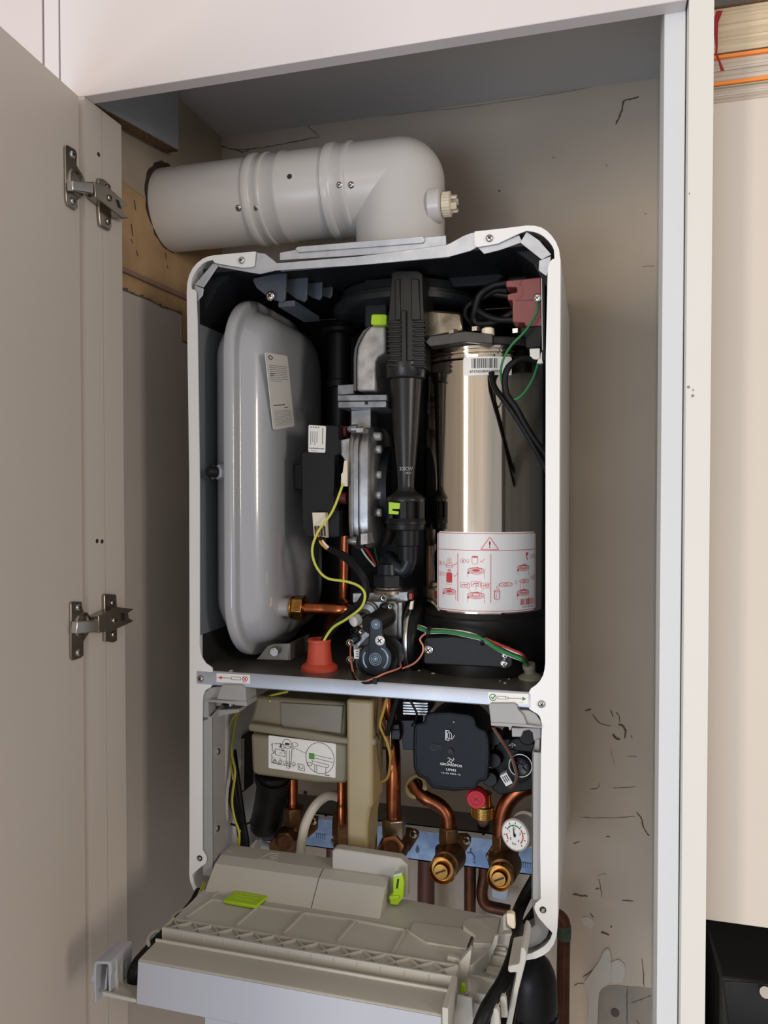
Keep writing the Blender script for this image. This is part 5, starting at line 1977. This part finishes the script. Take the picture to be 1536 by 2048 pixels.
# main shell
b = MB()
pz(b, [(405, 1778), (640, 1800), (813, 1798), (1002, 1834), (992, 1868), (975, 1905), (945, 1930), (911, 1934), (346, 1838), (385, 1800)], .029, .03)
prof_ext(b, [(-.086, .0215), (-.1165, .0232), (-.124, .0268), (-.1555, .0262), (-.1572, .0245), (-.160, -.016), (-.086, -.016)], XA, xR)
prof_ext(b, [(-.158, .0), (-.160, -.016), (-.161, -.05), (-.12, -.05), (-.12, 0)], at(411, 2040, -.16).x, xR)
sh = b.build('panel_shell', panel_pl, pc_, bevel=.0015)
b = MB()
prof_ext(b, [(-.1575, .0250), (-.1605, -.0165), (-.1600, -.0165), (-.1570, .0250)], XA + .0008, xR - .0008)
prof_ext(b, [(-.1608, -.0165), (-.1618, -.05), (-.161, -.05), (-.160, -.0165)], at(411, 2040, -.16).x, xR - .0008)
b.build('front_face', panel_sky, sh)  # thin skin of the same plastic, sky tint painted in
# raised rear housing
b = MB()
xe = at(770, 1770, .0).x
prof_ext(b, [(.048, .028), (.048, .055), (.018, .0555), (.0025, .0515), (-.016, .036), (-.023, .029), (-.023, .026)], -.188, xe)
rh = b.build('rear_housing', panel_pl, pc_, bevel=.0014, seg=2, smooth=14)
b = MB()
b.pp([(664, 1703), (667, 1699), (675, 1698), (800, 1717), (806, 1722), (815, 1731), (815, 1796), (664, 1762)], .022, .014)
b.build('rear_wall', panel_pl, rh, bevel=.0015)
b = MB()
b.pp([(786, 1752), (804, 1748), (808, 1764), (806, 1795), (795, 1811), (780, 1809), (779, 1797), (786, 1786)], .004, .008, 0)
b.pp([(786, 1750), (803, 1746), (804, 1752), (786, 1754)], .003, .01, 1)
b.pp([(794, 1758), (799, 1757), (796, 1778), (791, 1778)], .0035, .004, 2)
b.pp([(778, 1793), (798, 1792), (797, 1799), (778, 1800)], .001, .01, 0)
b.build('clip', [lime, M('clip_white', (200, 204, 190), .4), seam_d], rh, bevel=.001)
b = MB()
tl = lambda x, y: atZ(x, y, .0557)
for L_ in (((515, 1718), (541, 1705)), ((515, 1718), (556, 1722)), ((541, 1712), (555, 1710)), ((541, 1716), (555, 1715)), ((455, 1699), (464, 1703)), ((541, 1705), (558, 1707))):
    p0, p1 = tl(*L_[0]), tl(*L_[1])
    t = (p1 - p0).normalized()
    nn = V((-t.y, t.x, 0)) * .0006
    b.prism([p0 - nn, p1 - nn, p1 + nn, p0 + nn], (0, 0, -.0006))
b.build('moulded_mark', M('mark_pale', (196, 192, 182), .5), rh)
b = MB()
b.prism([V((at(636, 1760, .0).x, y, z + .0004)) for y, z in [(.018, .0555), (.0025, .0515), (-.016, .036), (-.023, .029), (-.0226, .0285), (-.0155, .0355), (.003, .051), (.018, .055)]], (.0006, 0, 0))
b.build('joint_line', seam_d, rh)
# lime lid on the flat
b = MB()
pz(b, [(473, 1779), (536, 1791), (512, 1812), (446, 1800)], .034, .004)
lidg = b.build('access_lid', lime, pc_, bevel=.001)
b = MB()
for L_ in (((470, 1790), (515, 1797)), ((466, 1794), (508, 1802)), ((480, 1786), (515, 1792))):
    p0, p1 = atZ(*L_[0], .0342), atZ(*L_[1], .0342)
    b.prism([p0, p1, p1 + V((0, .0012, 0)), p0 + V((0, .0012, 0))], (0, 0, -.0004))
b.build('moulded_mark', M('lime_pale', (186, 214, 70), .4), lidg)


# ribs of the flat
def rib(b, p, q, Z=.0290, h=.0026, w=.0016, mi=0):
    p0, p1 = atZ(*p, Z), atZ(*q, Z)
    t = (p1 - p0).normalized()
    nn = V((-t.y, t.x, 0)) * w / 2
    b.prism([p0 - nn, p1 - nn, p1 + nn, p0 + nn], (0, 0, h), mi)


b = MB()
for p, q in (((424, 1801), (609, 1828)), ((609, 1828), (706, 1842)), ((706, 1842), (813, 1863)), ((424, 1801), (372, 1838)), ((515, 1816), (473, 1853)), ((608, 1828), (567, 1870)), ((709, 1846), (676, 1884)), ((811, 1862), (784, 1911)),
             ((813, 1863), (853, 1888)), ((853, 1888), (936, 1901)), ((424, 1796), (440, 1785)), ((478, 1775), (470, 1784))):
    rib(b, p, q)
b.build('stiffening_rib', panel_pl, sh)
b = MB()
pz(b, [(828, 1844), (923, 1856), (943, 1872), (932, 1898), (855, 1886), (816, 1864)], .0310, .002)
b.build('cover_plate', panel_pl, sh, bevel=.0006)
b = MB()
pz(b, [(934, 1836), (1002, 1834), (994, 1872), (986, 1888), (946, 1886), (950, 1871), (926, 1853), (928, 1843)], .0345, .006)
b.build('corner_cover', panel_pl, sh, bevel=.001)
b = MB()
rib(b, (926, 1856), (945, 1873), .0305, .001, .0014)
rib(b, (945, 1873), (934, 1900), .0305, .001, .0014)
b.build('cover_gap', seam_d, sh)
# lattice strip
yA, zA = atX(346, 1837, XA).y, .0335
yB_, zB = -.1115, .0335
xTR = at(907, 1956, yB_).x
b = MB()
prof_ext(b, [(yB_, .022), (yB_, zB + .0012), (yB_ + .0022, zB + .0012), (yB_ + .0022, .022)], XA, xTR)
prof_ext(b, [(yA, .024), (yA, zB), (yA - .0014, zB), (yA - .0014, .024)], XA + .004, xTR)
prof_ext(b, [(yA, .024), (yA - .0005, zB - .005), (yB_ + .001, zB - .005), (yB_ + .001, .0225)], XA + .0005, xTR - .0005)
b.bb(XA - .0003, XA + .0018, yB_ + .0003, yA + .0003, .0245, zB + .0003)
n = 13
dx = (xTR - XA) / n
for k in range(n):
    xa = XA + dx * k
    for p0, p1 in (((xa, yB_), (xa + dx, yA)), ((xa, yA), (xa + dx, yB_))):
        p0, p1 = V((*p0, zB)), V((*p1, zB))
        t = (p1 - p0).normalized()
        nn = V((-t.y, t.x, 0)) * .0006
        dz_ = V((0, 0, -.0003 if p1.y > p0.y else -.0006))
        b.prism([p0 - nn + dz_, p1 - nn + dz_, p1 + nn + dz_, p0 + nn + dz_], (0, 0, -.006))
lt = b.build('lattice_strip', panel_pl, sh)
b = MB()
b.bb(xTR - .002, xTR + .0035, -.158, yB_ + .002, -.04, zB + .001)
b.bb(xR - .0005, xTR - .002, -.135, -.113, .005, .022, 1)
b.build('end_post', [panel_pl, black_soft], sh, bevel=.0006)
b = MB()
prof_ext(b, [(-.121, .0262), (-.1225, .0292), (-.124, .0292), (-.1245, .0262)], XA, xR + .002)
b.build('ledge', M('ledge_pale', (192, 188, 178), .4), sh)
# cable tray on the right
ch = [([(939, 1902), (972, 1908), (971, 1947), (937, 1949)], -.055, .003), ([(936, 1949), (995, 1962), (995, 1976), (976, 1988), (937, 1983)], -.080, .003), ([(914, 1991), (944, 1997), (947, 2060), (905, 2060)], -.120, .003),
      ([(946, 2008), (962, 2010), (955, 2060), (946, 2060)], -.105, .003), ([(936, 1984), (975, 1991), (970, 2012), (938, 2008)], -.10, .003),
      ([(999, 1998), (1003, 1993), (1009, 1994), (1012, 2000), (1015, 2036), (1002, 2036)], -.125, .006), ([(984, 2022), (988, 2017), (994, 2018), (998, 2026), (1000, 2060), (978, 2060)], -.14, .008),
      ([(971, 1943), (1003, 1949), (1006, 1953), (1003, 1962), (971, 1951)], -.062, .012), ([(988, 1902), (1014, 1906), (1018, 1910), (1016, 1918), (988, 1912)], -.042, .010),
      ([(943, 1887), (975, 1890), (972, 1899), (943, 1897)], -.035, .008), ([(975, 1890), (1011, 1896), (1012, 1904), (988, 1904), (972, 1902)], -.038, .003), ([(970, 1908), (1012, 1916), (1007, 1948), (971, 1946)], -.046, .003),
      ([(997, 1871), (995, 1889), (983, 1912), (979, 1927), (973, 1930), (971, 1922), (974, 1902), (984, 1890), (990, 1872)], -.050, .004),
      ([(997, 1870), (1022, 1868), (1041, 1880), (1036, 1895), (1018, 1893), (995, 1886)], -.038, .006), ([(1006, 1832), (1012, 1829), (1012, 1855), (1024, 1862), (1041, 1870), (1040, 1884), (1006, 1874)], -.030, .004)]
for pts, Y, d in ch:
    b = MB()
    b.pp(pts, Y, d)
    b.build('tray_rib', panel_pl, pc_, bevel=.0007)
b = MB()
b.pp([(888, 1946), (912, 1934), (940, 1900), (943, 1904), (936, 1949), (930, 1985), (912, 1992), (907, 1958)], -.085, .01)
b.pp([(895, 1913), (919, 1918), (922, 1925), (922, 1955), (910, 1952), (905, 1925), (893, 1922)], -.0805, .006)
b.build('cable_tray', panel_pl, pc_, bevel=.0007)
b = MB()
b.pp([(1042, 1896), (1048, 1896), (1053, 1906), (1053, 1918), (1036, 1985), (1022, 2060), (1010, 2060), (1022, 2000), (1031, 1960), (1033, 1945), (1020, 1946), (1016, 1943), (1016, 1934), (1020, 1932), (1036, 1929), (1039, 1925)], -.11, .05)
b.build('tray_wall', panel_pl, pc_, bevel=.001)
b = MB()
b.pp([(1012, 1829), (1016, 1827.5), (1025, 1828), (1029, 1832), (1030.5, 1858), (1024, 1858), (1014, 1848)], -.035, .008)
b.build('cable_clip', pale_pl, pc_, bevel=.001)
b = MB()
b.pp([(921, 1971), (926, 1968), (930, 1972), (932, 1985), (924, 1989), (918, 1984)], -.10, .005)
b.build('clip', lime, pc_, bevel=.0015)
b = MB()
bx0, bx1 = xR + .006, atZ(1030, 1960, 0).x
b.bb(bx0, bx1, -.155, -.03, -.045, -.04)
b.build('tray_floor', black_soft, pc_)
# latch hook on the left
g = lambda P_: [(170 + x / 9.6, 1860 + y / 9.6) for x, y in P_]
b = MB()
b.pp(g([(160, 1000), (110, 985), (105, 950), (145, 850), (180, 640), (195, 610), (220, 598), (460, 606), (490, 630), (502, 670), (505, 850), (490, 875), (487, 1190), (455, 1190), (440, 880), (446, 710), (425, 662), (230, 652), (208, 690), (200, 1000), (215, 1405), (188, 1385)]), -.158, .038)
b.pp(g([(415, 700), (432, 720), (405, 1170), (365, 1170), (380, 1000)]), -.156, .03)
lh = b.build('latch_hook', panel_sky, pc_, bevel=.0007)
b = MB()
for k, (xo, y0, y1) in enumerate(((520, 560, 1180), (610, 510, 1170), (690, 470, 1150), (760, 450, 1120))):
    b.pp(g([(xo - 10, y0 + 20), (xo + 40, y0), (xo + 80, y0 + 20), (xo + 110, y1), (xo + 20, y1 + 20)]), -.150 + .009 * k, .003)
b.pp(g([(325, 1200), (345, 1185), (980, 1340), (980, 1392), (930, 1392), (340, 1262)]), -.160, .003)
b.prism([at(*p, -.158) for p in g([(345, 1190), (970, 1345), (970, 1360), (345, 1205)])], (0, .05, 0))
b.build('latch_rib', panel_pl, lh, bevel=.0005)
b = MB()
for i in range(3):
    b.tp([(404 - 3 * i, 1782, .0), (388 - 2 * i, 1808, -.02), (360 - 2 * i, 1838, -.055), (332 - 2 * i, 1866, -.09), (305 - 4 * i, 1898, -.115), (284 - 5 * i, 1925, -.13), (272 - 4 * i, 1950, -.135), (272 - 3 * i, 1985, -.13)], .005, 10)
part(b, 'panel_loom', black_soft)
b = MB()
b.tp([(408, 1765, .004), (400, 1782, -.012), (392, 1800, -.03), (384, 1815, -.04)], .0012, 6)
b.tp([(412, 1766, .004), (404, 1784, -.014), (394, 1806, -.034)], .0012, 6)
part(b, 'panel_earth', wire_y)
b = MB()
p = at(371, 1833, -.062)
b.lathe(p - V((.004, 0, 0)), (1, -.3, .2), [(0, .005), (.01, .0052), (.011, .004)], 20)
b.build('hinge_pin', M('pin_pink', (196, 182, 176), .4), pc_)
b = MB()
b.tp([(300, 1898, -.118), (297, 1880, -.11), (306, 1866, -.10), (318, 1862, -.095)], .0022, 8)
b.tp([(345, 1850, -.07), (346, 1836, -.06), (356, 1826, -.05), (372, 1818, -.04)], .0022, 8)
b.build('cable_guide', panel_pl, pc_)

cpm = fold(pc_, sh, 'control_panel')


# ================================================================== pipe rail and valves on the wall below
YR = .215
vr = empty('valve_rail', (0, YR, .06))
tag(vr, 'galvanised rail with a row of brass isolating valves under the pump', 'valve rail')
b = MB()
x0, x1 = at(508, 1640, YR).x, at(1078, 1700, YR).x
zt2 = at(738, 1640, YR).z
zb2 = at(806, 1717, YR).z
b.bb(x0, x1, YR, YR + .0015, zb2, zt2)
b.bb(x0, x1, YR, YR + .02, zb2, zb2 + .0015)
rl = b.build('rail', steel_blue, vr)
b = MB()
b.bb(x0, x1, YR - .0004, YR + .06, zt2, zt2 + .0015)
b.bb(x0, x1, YR - .0004, YR, zt2 - .007, zt2 + .0015)
b.build('rail_flange', M('rail_grey', (132, 130, 126), .4, .6, var=.06), rl)
b = MB()
sf = quad_surf(b, V((x0, YR, zt2)), V((x1, YR, zt2)), V((x1, YR, zb2)), V((x0, YR, zb2)), (x1 - x0) * 1000, (zt2 - zb2) * 1000, .0004)
Hm = (zt2 - zb2) * 1000


def RX(px):
    return (at(px, 1690, YR).x - x0) * 1000


def RY(px, py):
    return (zt2 - at(px, py, YR).z) * 1000


x, y = RX(835), RY(835, 1697)
sf.poly([(x, y - 6), (x + 3, y + 1), (x + 2, y + 6), (x - 2, y + 6), (x - 3, y + 1)], 0)
x, y = RX(943), RY(943, 1713)
sf.pline([(x - 6, y - 5), (x + 1, y - 5), (x + 4, y - 1), (x + 4, y + 4)], 2, 0)
sf.poly([(x + 3.6, y + 5), (x + 6, y + 9), (x + 2, y + 9)], 0)
sf.rect(x - 2, y - 12, x, y - 5, 0)
for px, py in ((1052, 1730), (642, 1672)):
    x, y = RX(px), RY(px, py)
    for k in range(5):
        sf.line(x - 7 + 3.2 * k, y - 4, x - 7 + 3.2 * k, y + 4, 1.1, 0)
    sf.line(x - 8, y - 3, x + 8, y - 3, .8, 0)
for px, py, r in ((966, 1667, 2.6), (652, 1630, 2.2), (611, 1585, 3)):
    sf.ell(RX(px), RY(px, py), r, r, 1, 1, True)
b.build('stamped_mark', [M('stamp_blue', (84, 108, 146), .5, .4), ink_k], rl)


def hexcap(p, d, r, h, mats, parent, name='hex_cap'):
    b = MB()
    b.nut(p, p + d * h, r, 0, .2)
    b.lathe(p + d * h, d, [(0, r * .72), (.0008, r * .72), (.0012, r * .62), (.0006, r * .5), (.0006, r * .3)], 32, 0)
    return b.build(name, mats, parent, bevel=.0005)


def close_valve(v):
    fold(v, [c for c in v.children if c.name.startswith('valve_body')][0])


dV = V((-.03, -1, -.10)).normalized()
# closed cap, far left
v = empty('valve', at(580, 1675, .14))
adopt_e(v, vr)
b = MB()
k3 = S(588, .12)
b.lz(588, .12, [(1612, 20), (1614, 22), (1648, 22), (1650, 19)], 6)
b.lz(586, .13, [(1648, 16), (1700, 17)], 24)
b.lathe(at(580, 1675, .13), dV, [(0, .018), (.03, .017)], 28)
b.build('valve_body', brass_d, v, bevel=.0008)
p = at(577, 1676, .10)
hexcap(p, dV, 22.5 * S(577, .10), .012, M('cap_brown', (96, 66, 48), .4, .8, var=.06), v)
b = MB()
b.pp([(626, 1632), (636, 1634), (634, 1660), (616, 1676), (606, 1676), (610, 1650)], .16, .004)
b.build('valve_flange', brass_d, v, bevel=.001)
screw('screw', at(627, 1642, .1595), V((0, -1, 0)), .0052, v, nickel)
close_valve(v)
# second, behind the white hose
v = empty('valve', at(683, 1665, .14))
adopt_e(v, vr)
b = MB()
b.lz(683, .125, [(1625, 15), (1628, 17), (1640, 19), (1668, 20), (1672, 17), (1694, 17)], 6)
b.lz(683, .13, [(1690, 14), (1740, 14)], 24)
b.build('valve_body', brass_d, v, bevel=.0008)
b = MB()
b.pp([(668, 1630), (674, 1640), (668, 1665), (664, 1690), (672, 1692), (690, 1690), (690, 1630)], .15, .004)
b.build('valve_flange', brass_d, v, bevel=.001)
screw('screw', at(668, 1682, .1495), V((0, -1, 0)), .0042, v, nickel)
close_valve(v)
# gas cock with bright nut
v = empty('valve', at(788, 1690, .12))
adopt_e(v, vr)
b = MB()
b.lz(788, .11, [(1633, 21), (1636, 25), (1668, 25), (1674, 22)], 6)
b.lz(787, .11, [(1628, 13), (1640, 16)], 24)
b.build('union_nut', M('nut_nickel', (150, 138, 118), .32, .95, var=.06), v, bevel=.0008)
b = MB()
b.lz(792, .12, [(1672, 20), (1700, 21), (1720, 18), (1760, 16)], 28)
b.lathe(at(790, 1690, .12), dV, [(0, .019), (.025, .018)], 28)
b.build('valve_body', brass_d, v)
hexcap(at(785, 1692, .088), V((.15, -1, .2)).normalized(), 25 * S(785, .085), .010, M('cap_copper', (128, 88, 60), .36, .9, var=.06), v)
b = MB()
b.pp([(812, 1655), (832, 1660), (838, 1666), (836, 1676), (818, 1704), (806, 1704)], .15, .004)
b.build('valve_flange', brass_d, v, bevel=.001)
screw('screw', at(827, 1668, .1495), V((0, -1, 0)), .0055, v, nickel)
close_valve(v)
# two slotted isolating valves
for (xn, yn, xc, yc, r, fx, fy) in ((897, 1668, 886, 1737, 27, 934, 1681), (1003, 1682, 1001, 1752, 26, 980, 1712)):
    v = empty('valve', at(xc, yc, .12))
    adopt_e(v, vr)
    b = MB()
    b.lz(xn, .10, [(yn - 16, 17), (yn - 14, 20), (yn + 13, 21), (yn + 16, 18)], 6)
    b.lz(xn - 3, .10, [(yn + 14, 16), (yn + 22, 15), (yn + 28, 24), (yn + 46, 24), (yn + 60, 16), (yn + 90, 14)], 30)
    dd = V((-.06, -.97, .10)).normalized()
    p = at(xc, yc, .055)
    b.lathe(p - dd * .045, dd, [(0, .018), (.034, .0165), (.036, .012)], 32)
    b.build('valve_body', brass_d, v, bevel=.0008)
    b = MB()
    rr_ = r * S(xc, .05)
    b.nut(p - dd * .012, p + dd * .001, rr_ * .92, 0, .35)
    b.lathe(p - dd * .004, dd, [(0, rr_ * .98), (.002, rr_ * 1.02), (.012, rr_ * .98), (.0125, rr_ * .9), (.007, rr_ * .82), (.007, rr_ * .5)], 44)
    b.lathe(p, dd, [(0, rr_ * .62), (.009, rr_ * .6), (.011, rr_ * .52)], 36)
    cp_ = b.build('spindle', brass, v)
    b = MB()
    u, w, _ = frame(dd)
    a = .45
    e = u * cos(a) + w * sin(a)
    f_ = dd.cross(e)
    b.prism([p + dd * .0112 + e * rr_ * .42 + f_ * .001, p + dd * .0112 - e * rr_ * .42 + f_ * .001, p + dd * .0112 - e * rr_ * .42 - f_ * .001, p + dd * .0112 + e * rr_ * .42 - f_ * .001], dd * .0004)
    b.build('slot', seam_d, cp_)
    b = MB()
    if xn < 950:
        b.pp([(915, 1668), (934, 1668), (942, 1676), (940, 1690), (924, 1714), (906, 1714)], .14, .004)
    else:
        b.pp([(975, 1705), (985, 1690), (1000, 1690), (1040, 1700), (1030, 1730), (990, 1735), (974, 1722)], .14, .004)
    b.build('valve_flange', brass_d, v, bevel=.001)
    screw('screw', at(fx, fy, .1395), V((0, -1, 0)), .0055, v, nickel)
    close_valve(v)
# pressure gauge
ga = empty('pressure_gauge', at(1030, 1668, .05))
adopt_e(ga, bo)
dg = V((-.40, -.88, .08)).normalized()
pf = at(1030, 1670, .035)
rg_ = 32 * S(1030, .035)
b = MB()
b.lathe(pf - dg * .03, dg, [(0, rg_ * .9), (.004, rg_ * .98), (.022, rg_ * .98), (.023, rg_ * 1.0), (.0295, rg_ * 1.0), (.0305, rg_ * .95), (.0295, rg_ * .9)], 48)
b.lathe(pf - dg * .05, dg, [(0, rg_ * .7), (.012, rg_ * 1.1), (.024, rg_ * 1.12), (.026, rg_ * 1.0)], 40)
gc_ = b.build('gauge_case', M('gauge_grey', (178, 176, 168), .4), ga)
b = MB()
b.lathe(pf - dg * .0007, dg, [(0, rg_ * .89), (.0010, rg_ * .89)], 48, 0)
uu = V((dg.y, -dg.x, 0)).normalized() * -1
if uu.x < 0:
    uu = -uu
ww = dg.cross(uu)
if ww.z < 0:
    ww = -ww
o_ = pf + dg * .0004
sf = quad_surf(b, o_ - uu * rg_ + ww * rg_, o_ + uu * rg_ + ww * rg_, o_ + uu * rg_ - ww * rg_, o_ - uu * rg_ - ww * rg_, 60, 60, .0003)
for k in range(9):
    a = radians(-225 + 270 * k / 8)
    sf.line(30 + 20 * cos(a), 30 + 20 * sin(a), 30 + 24 * cos(a), 30 + 24 * sin(a), 1.3, 1)
sf.ell(30, 30, 17.5, 17.5, 2, 3, n=10, a0=radians(-160), a1=radians(-50))
sf.ell(30, 30, 17.5, 17.5, 2.4, 2, n=12, a0=radians(-45), a1=radians(42))
sf.ell(30, 30, 17.5, 17.5, 2.4, 2, n=6, a0=radians(140), a1=radians(175))
for t, a in (('0', 135), ('1', -158), ('2', -95), ('3', -25), ('4', 45)):
    sf.text(t, 30 + 12 * cos(radians(a)), 30 + 12 * sin(radians(a)), 5, 1)
sf.text('bar', 30, 46, 4.5, 1, 9)
sf.poly([(28, 34), (32, 34), (24.5, 10)], 1, 2)
sf.ell(30, 30, 3, 3, 1, 1, True, 14, 2)
b.build('dial', [M('dial_white', (226, 228, 226), .35), ink_k, ink_r, ink_g], ga)

fold(ga, gc_)

# ---- loose pipework on the wall under the rail
def pipe(name, label, pts, r, mat, cat='pipe', group='copper pipes on the wall below the rail', fit=None):
    b = MB()
    b.tp(pts, r, 18)
    if fit:
        x, y, Y, y2 = fit
        b.lathe(at(x, y2, Y), (0, 0, 1), [(0, r * 1.05), (.002, r * 1.22), (at(x, y, Y).z - at(x, y2, Y).z - .002, r * 1.22), (at(x, y, Y).z - at(x, y2, Y).z, r * 1.05)], 20)
    o = b.build(name, mat, None)
    tag(o, label, cat, group)
    return o


maroon_p = M('painted_copper', (104, 64, 56), .45, .3, rgb2=(86, 52, 46), vscale=30)
pipe('copper_pipe', 'thick dull maroon pipe dropping below the rail beside the lime clip', [(853, 1716, .24), (852, 1800, .24), (851, 2060, .24), (850, 2300, .24)], .0125, maroon_p)
pipe('copper_pipe', 'thin brown pipe dropping from the rail midway between the slotted valves', [(940, 1728, .25), (940, 1800, .25), (939, 2000, .25), (938, 2300, .25)], .0085, copper_d)
pipe('copper_pipe', 'short brown pipe end seen left of the trap column below the rail', [(664, 1690, .26), (664, 1740, .26), (664, 2000, .26), (664, 2300, .26)], .009, maroon_p)
b = MB()
b.tp([(1090, 1834, .22), (1108, 1829, .22), (1122, 1836, .22), (1128, 1852, .22), (1127, 1900, .22), (1126, 1980, .22), (1124, 2300, .22)], .0088, 20)
tp2 = b.build('copper_pipe', copper_d, None)
tag(tp2, 'brown copper pipe with green stained elbow right of the boiler bottom', 'pipe', 'copper pipes on the wall below the rail')
b = MB()
b.lz(1128, .22, [(1848, 12), (1850, 14), (1862, 14.5), (1876, 14), (1878, 12.5)], 22)
b.build('solder_joint', M('verdigris', (82, 98, 86), .6, .3, rgb2=(60, 76, 66), vscale=80), tp2)
b = MB()
b.pp([(982, 1766), (1018, 1770), (1016, 1800), (1004, 1804), (982, 1796)], .25, YB - .25)
o = b.build('pipe_block', M('block_blue', (186, 194, 206), .6, var=.05), None, bevel=.003)
tag(o, 'small pale block on the wall behind the right slotted valve', 'block')
# black canister
cn = empty('filter_canister', at(1070, 2040, .09))
tag(cn, 'ribbed black plastic filter canister below the boiler by the copper pipe', 'filter')
Yc = .10
b = MB()
kc = S(1062, Yc)
b.lz(1062, Yc, [(1902, 8), (1908, 22), (1924, 37), (1942, 46), (1962, 50), (1990, 51.5), (2000, 52), (2016, 52), (2022, 49), (2300, 46)], 48)
b.build('canister_body', black_pl, cn)
b = MB()
c_ = at(1062, 2060, Yc)
for q_ in range(20):
    a = q_ * 2 * pi / 20
    b.box((c_.x + cos(a) * 50 * kc, c_.y + sin(a) * 50 * kc, c_.z), (.006, .005, .05), 0, Matrix.Rotation(a, 3, 'Z'))
b.build('grip_rib', M('rib_navy', (30, 36, 46), .4), cn)
b = MB()
b.tp([(1054, 1880, Yc), (1056, 1900, Yc), (1060, 1925, Yc)], .008, 16)
b.build('canister_neck', black_soft, cn)


# ================================================================== tidy the tree: thing > part > sub-part
def depth(o):
    n = 0
    while o.parent:
        o = o.parent
        n += 1
    return n


bpy.context.view_layer.update()
for o in list(bpy.data.objects):
    while depth(o) > 2:
        reparent(o, o.parent.parent)
